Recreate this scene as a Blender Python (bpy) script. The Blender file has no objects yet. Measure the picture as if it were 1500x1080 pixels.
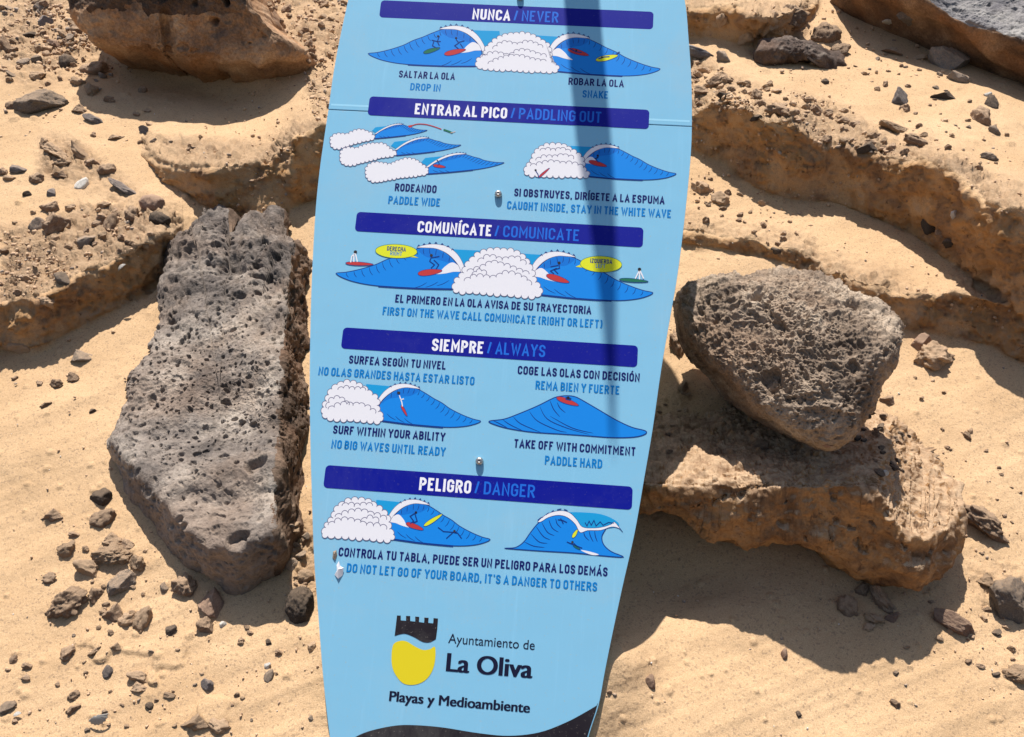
import bpy, math, random
import numpy as np
from mathutils import Matrix, Vector

SC = bpy.context.scene
COL = SC.collection
R = math.radians

# ------------------------------------------------------------------ camera
F = 1300.0                      # focal length in photo pixels (photo is 1500 x 1080)
PITCH = 17.0
CAMLOC = Vector((0, 0, 1.35))
cam_d = bpy.data.cameras.new('camera')
cam_d.sensor_width = 36.0
cam_d.lens = 36.0 * F / 1500.0
cam_d.clip_start = 0.02
cam_d.clip_end = 400
cam = bpy.data.objects.new('camera', cam_d)
COL.objects.link(cam)
cam.location = CAMLOC
cam.rotation_euler = (R(90 - PITCH), 0, 0)
SC.camera = cam
CM = Matrix.Translation(CAMLOC) @ cam.rotation_euler.to_matrix().to_4x4()
CMn = np.array(CM)

# ------------------------------------------------------------------ light
SUN_CAM = Vector((-0.055, 1.0, 0.125)).normalized()      # towards the sun, camera axes
SUN_W = (CM.to_3x3() @ SUN_CAM).normalized()
elev = math.asin(SUN_W.z)
azim = math.atan2(SUN_W.x, SUN_W.y)
world = bpy.data.worlds.new('World')
SC.world = world
world.use_nodes = True
wn = world.node_tree
wn.nodes.clear()
wo = wn.nodes.new('ShaderNodeOutputWorld')
bg = wn.nodes.new('ShaderNodeBackground')
sky = wn.nodes.new('ShaderNodeTexSky')
sky.sky_type = 'NISHITA'
sky.sun_disc = False
sky.sun_elevation = elev
sky.sun_rotation = azim
sky.air_density = 1.0
sky.dust_density = 1.6
wn.links.new(sky.outputs[0], bg.inputs[0])
bg.inputs[1].default_value = 0.085
wn.links.new(bg.outputs[0], wo.inputs[0])
sun_d = bpy.data.lights.new('sun', 'SUN')
sun_d.energy = 5.0
sun_d.angle = R(0.53)
sun_d.color = (1.0, 0.955, 0.88)
sun = bpy.data.objects.new('sun', sun_d)
COL.objects.link(sun)
sun.location = CAMLOC + SUN_W * 6
sun.rotation_euler = SUN_W.to_track_quat('Z', 'Y').to_euler()
SC.view_settings.view_transform = 'Standard'
SC.view_settings.look = 'None'
SC.view_settings.exposure = 0.44
SC.view_settings.gamma = 1.0
SC.view_settings.use_curve_mapping = False

# ------------------------------------------------------------------ numpy helpers
def ray(px, py):
    px = np.asarray(px, float); py = np.asarray(py, float)
    return np.stack([(px - 750) / F, -(py - 540) / F, -np.ones_like(px)], -1)

def cam2w(P):
    return P @ CMn[:3, :3].T + CMn[:3, 3]

def hash3(ix, iy, iz, seed):
    h = (ix.astype(np.int64) * 374761393 + iy.astype(np.int64) * 668265263 + iz.astype(np.int64) * 2147483647 + seed * 974634777) & 0xffffffff
    h = ((h ^ (h >> 13)) * 1274126177) & 0xffffffff
    h = ((h ^ (h >> 16)) * 2246822519) & 0xffffffff
    return (h ^ (h >> 15)) & 0xffffffff

def vnoise(P, seed=0):
    """value noise in [-1, 1], P (...,3)"""
    Pf = np.floor(P)
    f = (P - Pf).astype(np.float32)
    I = Pf.astype(np.int64)
    u = f * f * (3 - 2 * f)
    out = 0
    for dx in (0, 1):
        wx = u[..., 0] if dx else 1 - u[..., 0]
        for dy in (0, 1):
            wy = u[..., 1] if dy else 1 - u[..., 1]
            for dz in (0, 1):
                wz = u[..., 2] if dz else 1 - u[..., 2]
                h = hash3(I[..., 0] + dx, I[..., 1] + dy, I[..., 2] + dz, seed)
                out = out + wx * wy * wz * (h.astype(np.float32) / 2147483648.0 - 1.0)
    return out

ROT = np.array([[0.36, 0.48, -0.8], [-0.8, 0.6, 0.0], [0.48, 0.64, 0.6]])
def fbm(P, scale, octs=4, gain=0.5, seed=0, ridged=False):
    out = 0; a = 1.0; tot = 0
    Q = P * scale
    for o in range(octs):
        n = vnoise(Q, seed + o * 17)
        if ridged: n = 1 - 2 * np.abs(n)
        out = out + a * n
        tot += a
        a *= gain
        Q = (Q @ ROT.T) * 2.03 + 11.3
    return out / tot

def worley(P, scale, seed=0, density=1.0):
    """nearest cell hit: returns distance / radius for random sized round holes (large = no hole)"""
    Q = P * scale
    I = np.floor(Q).astype(np.int64)
    best = np.full(Q.shape[:-1], 9.0, np.float32)
    for dx in (-1, 0, 1):
        for dy in (-1, 0, 1):
            for dz in (-1, 0, 1):
                C = I + np.array([dx, dy, dz])
                h = hash3(C[..., 0], C[..., 1], C[..., 2], seed)
                a = (h & 1023) / 1023.0; b = ((h >> 10) & 1023) / 1023.0; c = ((h >> 20) & 1023) / 1023.0
                h2 = hash3(C[..., 0], C[..., 1], C[..., 2], seed + 5)
                r = 0.12 + 0.42 * ((h2 & 1023) / 1023.0) ** 2
                on = ((h2 >> 10) & 1023) / 1023.0 < density
                d = np.sqrt((C[..., 0] + a - Q[..., 0]) ** 2 + (C[..., 1] + b - Q[..., 1]) ** 2 + (C[..., 2] + c - Q[..., 2]) ** 2) / r
                d = np.where(on, d, 9.0)
                best = np.minimum(best, d)
    return best

def clods(P, scale, amp, seed=0, density=1.0):
    """rounded lumps standing proud"""
    d = worley(P, scale, seed, density)
    return amp * np.sqrt(np.clip(1 - d * d, 0, 1))

def pits(P, scale, depth, seed=0, density=1.0):
    Wp = np.stack([fbm(P, scale * 1.1, 2, 0.6, seed + 100 + i) for i in range(3)], -1)
    d = worley(P + Wp * (0.42 / scale), scale, seed, density)
    s = np.clip(1.15 - d, 0, 1)
    s = np.minimum(s * 2.2, 1.0)
    return -depth * s * s * (3 - 2 * s)

def sstep(a, b, x):
    t = np.clip((x - a) / (b - a), 0, 1)
    return t * t * (3 - 2 * t)

def inpoly(px, py, poly):
    ins = np.zeros(np.shape(px), bool)
    n = len(poly)
    for i in range(n):
        x0, y0 = poly[i]; x1, y1 = poly[(i + 1) % n]
        if y0 == y1: continue
        c = ((y0 > py) != (y1 > py)) & (px < (x1 - x0) * (py - y0) / (y1 - y0) + x0)
        ins ^= c
    return ins

def softpoly(px, py, poly, w):
    """1 inside, fading to 0 over w px across the edge"""
    d = np.full(np.shape(px), 1e9)
    n = len(poly)
    for i in range(n):
        x0, y0 = poly[i]; x1, y1 = poly[(i + 1) % n]
        ex, ey = x1 - x0, y1 - y0
        t = np.clip(((px - x0) * ex + (py - y0) * ey) / (ex * ex + ey * ey + 1e-9), 0, 1)
        d = np.minimum(d, np.hypot(px - x0 - t * ex, py - y0 - t * ey))
    d = np.where(inpoly(px, py, poly), d, -d)
    return sstep(-w, w, d)

def grid_mesh(name, V, faces, smooth=True, attrs=None):
    me = bpy.data.meshes.new(name)
    me.vertices.add(len(V))
    me.vertices.foreach_set('co', np.ascontiguousarray(V, np.float32).ravel())
    nf = len(faces)
    me.loops.add(nf * 4)
    me.loops.foreach_set('vertex_index', np.ascontiguousarray(faces, np.int32).ravel())
    me.polygons.add(nf)
    me.polygons.foreach_set('loop_start', np.arange(0, nf * 4, 4, dtype=np.int32))
    me.polygons.foreach_set('loop_total', np.full(nf, 4, np.int32))
    me.polygons.foreach_set('use_smooth', np.full(nf, smooth))
    if attrs:
        for k, A in attrs.items():
            at = me.attributes.new(k, 'FLOAT_COLOR', 'POINT')
            C = np.ones((len(V), 4), np.float32); C[:, :A.shape[1]] = A
            at.data.foreach_set('color', C.ravel())
    me.update(calc_edges=True)
    me.validate()
    return me

def quads(nr, nc, wrap=False):
    i = np.arange(nr - 1)[:, None]; j = np.arange(nc if wrap else nc - 1)[None, :]
    j2 = (j + 1) % nc
    a = i * nc + j; b = i * nc + j2; c = (i + 1) * nc + j2; d = (i + 1) * nc + j
    return np.stack([a, d, c, b], -1).reshape(-1, 4)

def grid_normals(V, wrap=False):
    if wrap:
        du = np.roll(V, -1, 1) - np.roll(V, 1, 1)
    else:
        du = np.gradient(V, axis=1)
    dv = np.gradient(V, axis=0)
    n = np.cross(dv, du)
    n /= np.linalg.norm(n, axis=-1, keepdims=True) + 1e-12
    return n

def link(name, me, mat=None, parent=None):
    o = bpy.data.objects.new(name, me)
    COL.objects.link(o)
    if mat is not None and me is not None and len(me.materials) == 0:
        for m in (mat if isinstance(mat, (list, tuple)) else [mat]): me.materials.append(m)
    if parent is not None: o.parent = parent
    return o

def tag(o, label, cat, group=None):
    o['label'] = label; o['category'] = cat
    if group: o['group'] = group
    return o

def struct(o):
    o['kind'] = 'structure'; return o

# ------------------------------------------------------------------ materials
class NT:
    def __init__(s, name):
        s.m = bpy.data.materials.new(name); s.m.use_nodes = True
        s.t = s.m.node_tree; s.t.nodes.clear()
        s.out = s.n('ShaderNodeOutputMaterial'); s.b = s.n('ShaderNodeBsdfPrincipled')
        s.l(s.b.outputs[0], s.out.inputs[0])
        s.tc = s.n('ShaderNodeTexCoord')
        s.pos = s.n('ShaderNodeNewGeometry').outputs['Position']
    def n(s, k, **kw):
        x = s.t.nodes.new(k)
        for a, v in kw.items(): setattr(x, a, v)
        return x
    def l(s, a, b): s.t.links.new(a, b)
    def noise(s, scale, detail=4, rough=0.55, vec=None, dist=0.0):
        x = s.n('ShaderNodeTexNoise'); x.inputs['Scale'].default_value = scale
        x.inputs['Detail'].default_value = detail; x.inputs['Roughness'].default_value = rough
        x.inputs['Distortion'].default_value = dist
        s.l(vec if vec is not None else s.pos, x.inputs['Vector']); return x.outputs['Fac']
    def voro(s, scale, vec=None, feature='F1', rnd=1.0, out='Distance'):
        x = s.n('ShaderNodeTexVoronoi'); x.feature = feature; x.inputs['Scale'].default_value = scale
        x.inputs['Randomness'].default_value = rnd
        s.l(vec if vec is not None else s.pos, x.inputs['Vector']); return x.outputs[out]
    def ramp(s, fac, stops, interp='LINEAR'):
        x = s.n('ShaderNodeValToRGB'); x.color_ramp.interpolation = interp
        e = x.color_ramp.elements
        while len(e) < len(stops): e.new(0.5)
        for k, (p, c) in enumerate(stops):
            e[k].position = p
            e[k].color = (c[0], c[1], c[2], 1) if isinstance(c, (tuple, list)) else (c, c, c, 1)
        s.l(fac, x.inputs[0]); return x.outputs[0]
    def mix(s, fac, a, b, mode='MIX'):
        x = s.n('ShaderNodeMix'); x.data_type = 'RGBA'; x.blend_type = mode
        for v, i in ((fac, 0), (a, 6), (b, 7)):
            if hasattr(v, 'is_linked') or hasattr(v, 'links'): s.l(v, x.inputs[i])
            elif i == 0: x.inputs[0].default_value = v
            else: x.inputs[i].default_value = (v[0], v[1], v[2], 1)
        return x.outputs[2]
    def math(s, op, a, b=0.0):
        x = s.n('ShaderNodeMath', operation=op)
        for v, i in ((a, 0), (b, 1)):
            if hasattr(v, 'links'): s.l(v, x.inputs[i])
            else: x.inputs[i].default_value = v
        return x.outputs[0]
    def bump(s, h, strength=0.5, dist=0.002, prev=None):
        x = s.n('ShaderNodeBump'); x.inputs['Strength'].default_value = strength
        x.inputs['Distance'].default_value = dist
        s.l(h, x.inputs['Height'])
        if prev is not None: s.l(prev, x.inputs['Normal'])
        return x.outputs[0]
    def fin(s, color, rough=0.9, normal=None, spec=0.2):
        if hasattr(color, 'links'): s.l(color, s.b.inputs['Base Color'])
        else: s.b.inputs['Base Color'].default_value = (*color, 1)
        if hasattr(rough, 'links'): s.l(rough, s.b.inputs['Roughness'])
        else: s.b.inputs['Roughness'].default_value = rough
        s.b.inputs['Specular IOR Level'].default_value = spec
        if normal is not None: s.l(normal, s.b.inputs['Normal'])
        return s.m

def mat_sand():
    s = NT('sand')
    at = s.n('ShaderNodeAttribute'); at.attribute_name = 'mask'
    sep = s.n('ShaderNodeSeparateColor'); s.l(at.outputs['Color'], sep.inputs[0])
    och, crust, dark = sep.outputs[0], sep.outputs[1], sep.outputs[2]
    big = s.noise(5, 5, 0.6)
    base = s.ramp(big, [(0.3, (0.51, 0.342, 0.198)), (0.7, (0.61, 0.424, 0.258))])
    grain = s.noise(900, 2, 0.7)
    base = s.mix(s.ramp(grain, [(0.40, 0.0), (0.62, 1.0)]), s.mix(1.0, base, (0.80, 0.76, 0.70), 'MULTIPLY'), s.mix(1.0, base, (1.08, 1.08, 1.08), 'MULTIPLY'))
    speck = s.voro(420, out='Color')
    ssep = s.n('ShaderNodeSeparateColor'); s.l(speck, ssep.inputs[0])
    sel = s.ramp(ssep.outputs[0], [(0.90, 0.0), (0.93, 1.0)])
    base = s.mix(s.math('MULTIPLY', sel, 0.45), base, (0.22, 0.15, 0.10))
    # ochre cemented layer
    on = s.noise(11, 6, 0.7, dist=0.8)
    oc = s.ramp(on, [(0.30, (0.20, 0.115, 0.07)), (0.44, (0.40, 0.235, 0.13)), (0.54, (0.54, 0.30, 0.13)), (0.66, (0.50, 0.35, 0.23))])
    on2 = s.noise(60, 4, 0.7)
    oc = s.mix(s.ramp(on2, [(0.60, 0.0), (0.68, 0.7)]), oc, (0.10, 0.05, 0.03))
    c = s.mix(och, base, oc)
    cr = s.ramp(s.noise(42, 5, 0.7), [(0.35, (0.33, 0.21, 0.135)), (0.6, (0.56, 0.39, 0.255))])
    c = s.mix(s.math('MULTIPLY', crust, 0.65), c, cr)
    dk = s.ramp(s.noise(120, 4, 0.7), [(0.4, (0.035, 0.028, 0.026)), (0.65, (0.16, 0.12, 0.09))])
    c = s.mix(dark, c, dk)
    h = s.math('ADD', s.math('MULTIPLY', s.noise(700, 3, 0.7), 0.5), s.math('MULTIPLY', s.noise(160, 4, 0.65), 1.0))
    n = s.bump(h, 0.55, 0.0022)
    rough_zone = s.math('MAXIMUM', och, crust)
    n = s.bump(s.math('MULTIPLY', rough_zone, s.noise(110, 6, 0.78)), 0.9, 0.010, n)
    n = s.bump(s.noise(45, 5, 0.6), 0.35, 0.006, n)
    return s.fin(c, 0.95, n, 0.15)

def mat_rock(name, dark, mid, light, warm=None, sc=1.0, vesic=0.0, objc=False, warmfac=0.5, dust=0.0):
    s = NT(name)
    vec = s.tc.outputs['Object'] if objc else s.pos
    n1 = s.noise(11 * sc, 6, 0.62, vec)
    c = s.ramp(n1, [(0.30, dark), (0.5, mid), (0.68, light)])
    if warm:
        c = s.mix(s.math('MULTIPLY', s.ramp(s.noise(6 * sc, 5, 0.6, vec, 0.5), [(0.48, 0.0), (0.62, 1.0)]), warmfac), c, warm)
    fine = s.noise(190 * sc, 4, 0.75, vec)
    c = s.mix(s.ramp(fine, [(0.35, 0.65), (0.6, 0.0)]), c, s.mix(1.0, c, (0.42, 0.40, 0.38), 'MULTIPLY'))
    c = s.mix(s.ramp(s.noise(300 * sc, 2, 0.6, vec), [(0.62, 0.0), (0.72, 0.55)]), c, s.mix(1.0, c, (1.7, 1.65, 1.6), 'MULTIPLY'))
    n = None
    if vesic > 0:
        v = s.voro(150 * sc, vec)
        hole = s.ramp(v, [(0.18, 0.0), (0.36, 1.0)])
        gate = s.ramp(s.noise(14 * sc, 3, 0.6, vec), [(0.42, 0.0), (0.6, 1.0)])
        c = s.mix(s.math('MULTIPLY', gate, s.math('MULTIPLY', s.math('SUBTRACT', 1.0, hole), 0.55 * vesic)), c, (0.03, 0.025, 0.022))
        n = s.bump(s.math('MULTIPLY', hole, 1.0), 0.5 * vesic, 0.0022)
    n = s.bump(fine, 0.8 if vesic > .5 else 0.6, 0.0024 if vesic > .5 else 0.0016, n)
    n = s.bump(s.noise(70 * sc, 5, 0.65, vec), 0.6, 0.004, n)
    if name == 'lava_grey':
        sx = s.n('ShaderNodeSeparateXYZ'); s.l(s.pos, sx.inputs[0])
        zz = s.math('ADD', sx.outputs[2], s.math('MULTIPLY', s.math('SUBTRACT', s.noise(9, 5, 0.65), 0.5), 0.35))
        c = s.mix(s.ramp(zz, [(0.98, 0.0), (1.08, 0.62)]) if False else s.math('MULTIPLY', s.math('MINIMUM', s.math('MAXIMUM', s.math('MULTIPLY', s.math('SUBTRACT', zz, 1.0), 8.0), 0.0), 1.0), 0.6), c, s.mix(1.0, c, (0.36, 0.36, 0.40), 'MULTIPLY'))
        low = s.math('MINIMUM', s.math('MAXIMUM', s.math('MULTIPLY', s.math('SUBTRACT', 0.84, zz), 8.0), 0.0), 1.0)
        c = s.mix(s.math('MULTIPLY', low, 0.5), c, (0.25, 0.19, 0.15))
    if dust > 0:
        g = s.n('ShaderNodeNewGeometry'); sx = s.n('ShaderNodeSeparateXYZ'); s.l(g.outputs['Normal'], sx.inputs[0])
        f = s.math('ADD', s.math('MULTIPLY', sx.outputs[2], 0.35), s.noise(3.2 * sc, 5, 0.7, vec))
        c = s.mix(s.math('MULTIPLY', s.ramp(f, [(0.50, 0.0), (0.85, 1.0)]), dust), c, (0.55, 0.38, 0.245))
    if objc:
        oi = s.n('ShaderNodeObjectInfo')
        c = s.mix(1.0, c, s.ramp(oi.outputs['Random'], [(0.0, 0.75), (1.0, 1.25)]), 'MULTIPLY')
    return s.fin(c, 0.92, n, 0.2)

M = {}
M['sand'] = mat_sand()
M['lava_grey'] = mat_rock('lava_grey', (0.088, 0.075, 0.070), (0.255, 0.213, 0.183), (0.48, 0.41, 0.345), (0.33, 0.23, 0.165), 1.0, 0.7, warmfac=0.4)
M['lava_side'] = mat_rock('lava_side', (0.06, 0.042, 0.033), (0.145, 0.098, 0.07), (0.28, 0.20, 0.145), (0.18, 0.10, 0.06), 1.2, 0.4)  # brown flank tone, darkened so the colour carries the flank's shade
M['under'] = mat_rock('slab_underside', (0.05, 0.035, 0.028), (0.19, 0.115, 0.07), (0.36, 0.23, 0.14), (0.30, 0.14, 0.06), 1.0, 0.2)  # ochre underside, with its shadow darkened into the colour
M['lava_brown'] = mat_rock('lava_brown', (0.12, 0.086, 0.064), (0.33, 0.250, 0.185), (0.56, 0.45, 0.34), (0.31, 0.20, 0.13), 1.2, 0.7)
M['lava_dark'] = mat_rock('lava_dark', (0.035, 0.032, 0.034), (0.075, 0.068, 0.07), (0.17, 0.155, 0.15), None, 1.2, 0.6)
M['slab_grey'] = mat_rock('slab_grey', (0.12, 0.115, 0.13), (0.25, 0.235, 0.235), (0.38, 0.36, 0.34), None, 1.2, 0.5)
M['ochre_rock'] = mat_rock('ochre_rock', (0.17, 0.11, 0.08), (0.42, 0.26, 0.155), (0.58, 0.41, 0.27), (0.52, 0.25, 0.10), 0.9, 0.25)
for nm, a in {
    'stone_tan': ((0.36, 0.235, 0.15), (0.50, 0.34, 0.22), (0.62, 0.44, 0.29)),
    'stone_brown': ((0.15, 0.10, 0.072), (0.33, 0.22, 0.155), (0.50, 0.345, 0.235)),
    'stone_grey': ((0.13, 0.115, 0.11), (0.27, 0.235, 0.21), (0.40, 0.35, 0.30)),
    'stone_blue': ((0.10, 0.10, 0.115), (0.19, 0.19, 0.21), (0.33, 0.32, 0.33)),
    'stone_dark': ((0.035, 0.030, 0.028), (0.09, 0.075, 0.068), (0.19, 0.16, 0.14)),
    'stone_pink': ((0.22, 0.13, 0.10), (0.40, 0.25, 0.19), (0.52, 0.36, 0.27)),
    'shell_white': ((0.62, 0.57, 0.50), (0.78, 0.74, 0.68), (0.86, 0.83, 0.78))}.items():
    M[nm] = mat_rock(nm, *a, None, 2.5, 0.3 if 'shell' not in nm else 0.0, True, 0.5, {'stone_tan': 0.75, 'stone_brown': 0.8, 'stone_grey': 0.7, 'stone_pink': 0.5, 'stone_blue': 0.45, 'stone_dark': 0.35, 'shell_white': 0.1}[nm])
# ------------------------------------------------------------------ terrain
ALPHA = R(43.0)
TA = math.tan(ALPHA)
ZC = 1.50
def rho0(y):                       # 1/depth of the mean sand slope along a photo row
    return (1 + TA * (np.asarray(y, float) - 540) / F) / ZC
GN_CAM = Vector((0, math.sin(ALPHA), math.cos(ALPHA)))
GN_W = (CM.to_3x3() @ GN_CAM).normalized()

STEP = 2.0
gx = np.arange(-200, 1700 + .1, STEP)
gy = np.arange(-220, 1400 + .1, STEP)
X, Y = np.meshgrid(gx, gy)
RH = rho0(Y)
def P2(a, b): return np.stack([a, b, np.zeros_like(a)], -1)
W1 = fbm(P2(X, Y), 1 / 90, 4, 0.55, 3)
W2 = fbm(P2(X, Y), 1 / 22, 3, 0.55, 9)
W3 = fbm(P2(X, Y), 1 / 7, 2, 0.6, 19)
och = np.zeros_like(X); crust = np.zeros_like(X); darkm = np.zeros_like(X)

def field_at(A, x, y):
    i = np.clip(np.rint((y - gy[0]) / STEP).astype(int), 0, len(gy) - 1)
    j = np.clip(np.rint((x - gx[0]) / STEP).astype(int), 0, len(gx) - 1)
    return A[i, j]

def scarp(pts, kv_=0.36, D=120, rough=7, cr=50, crustamt=1.0, ochre=1.0):
    """a broken step in the slope: pts = (x, lip row, foot row) along it"""
    global RH
    xs = [p[0] for p in pts]
    kv = np.interp(gx, xs, [p[3] if len(p) > 3 else kv_ for p in pts])
    yl = np.interp(gx, xs, [p[1] for p in pts]); yb = np.interp(gx, xs, [p[2] for p in pts])
    jag = fbm(P2(gx, gx * 0 + pts[0][1]), 1 / 30, 5, 0.62, 31) * rough * 2.0
    jag2 = fbm(P2(gx, gx * 0 + pts[0][1]), 1 / 34, 4, 0.62, 47) * rough * 1.6
    ends = (gx >= xs[0]) & (gx <= xs[-1])
    g = np.where(ends, np.maximum(yb - yl, 0), 0)
    k = np.clip(g / 12, 0, 1)
    yl = yl + jag * k; yb = np.maximum(yb + jag2 * k, yl)
    g = np.where(ends, yb - yl, 0)
    rb = field_at(RH, gx, yb)
    rl = rb * (1 + kv * g / F)
    olip = np.maximum(rl - field_at(RH, gx, yl), 0) * np.clip(g / 3, 0, 1)
    # own profile
    G = np.maximum(g, 1)[None, :]
    def sm1(A, s):
        kx = np.arange(-int(3 * s / STEP), int(3 * s / STEP) + 1) * STEP
        kw = np.exp(-(kx / s) ** 2 / 2); kw /= kw.sum()
        return np.convolve(np.pad(A, len(kx) // 2, 'edge'), kw, 'valid')
    ybs = sm1(yb, 16); rbs = sm1(field_at(RH, gx, ybs), 10)
    YL = (yl[None, :] + W3 * 1.5 * k[None, :]); YB = yb[None, :]
    rface = rbs[None, :] * (1 + kv[None, :] * (ybs[None, :] - Y) / F)
    o_in = np.where(ends & (g > 0), olip, 0)
    lv = [(0, o_in, yl), (14, sm1(o_in, 10), sm1(yl, 8)), (45, sm1(o_in, 28), sm1(yl, 22)), (110, sm1(o_in, 60), sm1(yl, 45)), (1e4, sm1(o_in, 60), sm1(yl, 45))]
    s_d = np.maximum(YL - Y, 0)
    off = np.zeros_like(Y)
    for (d0, oa, ya), (d1, ob, yb_) in zip(lv[:-1], lv[1:]):
        t_ = np.clip((s_d - d0) / (d1 - d0), 0, 1)
        va = oa[None] * np.exp(-np.maximum(ya[None] - Y, 0) / D); vb = ob[None] * np.exp(-np.maximum(yb_[None] - Y, 0) / D)
        off = np.where((s_d >= d0) & (s_d < d1), va * (1 - t_) + vb * t_, off)
    up = RH + off
    new = np.where(Y >= YB + 6, RH, np.where(Y <= YL, up, np.maximum(rface, RH)))
    new = np.where(g[None, :] > 0.5, new, np.where(Y <= YL, up, RH))
    RH = new
    fm = sstep(1, 9, Y - YL) * sstep(-8, 6, YB - Y) * np.clip(G / 14, 0, 1) * (g[None, :] > 1)
    fm = fm * (0.45 + 0.55 * sstep(-0.25, 0.15, fbm(P2(X, Y), 1 / 30, 4, 0.6, 219)))
    och[:] = np.maximum(och, fm * ochre)
    cm = sstep(-3, 3, YL - Y) * np.clip(1 - (YL - Y) / cr, 0, 1) * (g[None, :] > 1) * crustamt
    crust[:] = np.maximum(crust, cm)

# from the foot of the bank upwards
scarp([(-190, 500, 501), (-110, 470, 530), (-50, 455, 540), (0, 440, 505), (40, 432, 512), (80, 418, 500), (120, 395, 478), (150, 385, 458), (180, 376, 445), (215, 355, 432), (240, 345, 408), (256, 352, 376), (266, 362, 363)], 0.36, 90, 6, 75)
scarp([(1165, 402, 404), (1190, 400, 412), (1230, 402, 440), (1260, 412, 462), (1300, 422, 480), (1340, 432, 488), (1400, 428, 492), (1450, 440, 505), (1500, 448, 530), (1600, 490, 560), (1680, 540, 541)], 0.34, 60, 6, 45)
scarp([(985, 330, 352), (1015, 338, 362), (1060, 345, 366), (1100, 352, 372), (1150, 362, 384), (1190, 372, 392), (1200, 385, 386)], 0.3, 40, 4, 40)
scarp([(212, 222, 224), (222, 228, 238), (245, 238, 268), (280, 245, 292), (320, 246, 312, .5), (345, 242, 320, .05), (370, 238, 322, -.1), (400, 226, 326, -.12), (418, 212, 322, .0), (428, 198, 300, .5), (475, 185, 290), (560, 190, 285), (620, 220, 240)], 0.40, 70, 5, 45)
scarp([(940, 150, 205), (1000, 165, 210), (1030, 154, 226), (1060, 152, 244), (1100, 168, 268), (1125, 178, 284), (1160, 172, 290), (1185, 190, 294), (1210, 214, 296), (1260, 216, 306), (1300, 226, 328), (1355, 230, 352), (1400, 256, 392), (1450, 292, 432), (1500, 312, 470), (1600, 370, 500), (1685, 440, 441)], 0.42, 110, 8, 60)
scarp([(960, 0, 60), (1040, 8, 58), (1075, 6, 64), (1110, 18, 70), (1150, 22, 60), (1180, 10, 40), (1200, 0, 2)], 0.4, 60, 6, 40)

# hollows, sand fans and crumbly zones
def bumpz(cx, cy, rx, ry, amt, rot=0):
    global RH
    c, s_ = math.cos(R(rot)), math.sin(R(rot))
    u = ((X - cx) * c + (Y - cy) * s_) / rx; v = (-(X - cx) * s_ + (Y - cy) * c) / ry
    RH = RH * (1 + amt * np.exp(-(u * u + v * v)))
bumpz(290, 135, 140, 42, -0.05, 12)
bumpz(980, 860, 110, 60, -0.03)
bumpz(1020, 905, 120, 40, 0.012)
bumpz(90, 640, 200, 60, 0.012, -18)
bumpz(120, 570, 160, 20, 0.008, -22)
bumpz(330, 240, 90, 20, 0.01)
bumpz(1130, 20, 40, 22, 0.03); bumpz(1215, 45, 22, 18, 0.02)
bumpz(1290, 110, 120, 60, 0.012, 30)
for z, a in (([(0, -10), (110, -10), (150, 60), (170, 110), (60, 130), (0, 120)], 0.7),
             ([(60, 190), (110, 200), (160, 250), (230, 290), (240, 320), (130, 290), (60, 260)], 0.7),
             ([(0, 330), (60, 330), (120, 300), (240, 300), (240, 350), (130, 390), (60, 430), (0, 440)], 1.0),
             ([(390, -20), (520, -20), (500, 190), (460, 180), (445, 100), (410, 40)], 0.7),
             ([(990, 60), (1090, 110), (1250, 160), (1330, 230), (1200, 215), (1150, 170), (1000, 165)], 0.9),
             ([(1085, 0), (1185, 0), (1180, 60), (1100, 75)], 1.0),
             ([(985, 560), (1010, 560), (1010, 700), (960, 760)], 0.8),
             ([(230, 200), (420, 205), (420, 235), (340, 246), (240, 240)], 0.9),
             ([(1190, 370), (1400, 400), (1420, 430), (1290, 430)], 0.5),
             ([(1400, 820), (1520, 820), (1520, 930), (1440, 900)], 0.5),
             ([(430, 760), (470, 760), (480, 880), (420, 880)], 0.6)):
    crust = np.maximum(crust, softpoly(X, Y, z, 12) * a)

# sand banked up against the foot of the board
_bn = np.array([0.036, 0.236, 0.971]); 
brho = (0.036 * (X - 750) / F + 0.236 * (Y - 540) / F + 0.971) / 1.142
wm = sstep(895, 975, Y) * sstep(420, 560, X) * (1 - sstep(890, 990, X)) * (1 - sstep(1120, 1180, Y))
RH = RH + wm * np.maximum(brho - 0.009 - RH, 0)
# soft blur keeps edges natural but not razor cut
def blur(A, n=1):
    for _ in range(n):
        Q = np.pad(A, 1, 'edge')
        A = (Q[1:-1, 1:-1] + Q[2:, 1:-1] + Q[:-2, 1:-1] + Q[1:-1, 2:] + Q[1:-1, :-2]) / 5
    return A
RH = blur(RH, 1)
V = ray(X, Y) / RH[..., None]
N = grid_normals(V)
if N[400, 400, 2] < 0: N = -N
PW = V
frame = 1.0
calm = 1 - np.clip(crust + och, 0, 1)
near = 1 - 0.85 * (sstep(880, 950, Y) * sstep(420, 500, X) * (1 - sstep(900, 980, X)))
d = 0.016 * fbm(PW, 2.2, 3, 0.5, 5) * near
d = d + 0.004 * fbm(PW, 9, 3, 0.5, 6)
d = d + 0.0014 * fbm(PW, 40, 3, 0.6, 7)
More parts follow.
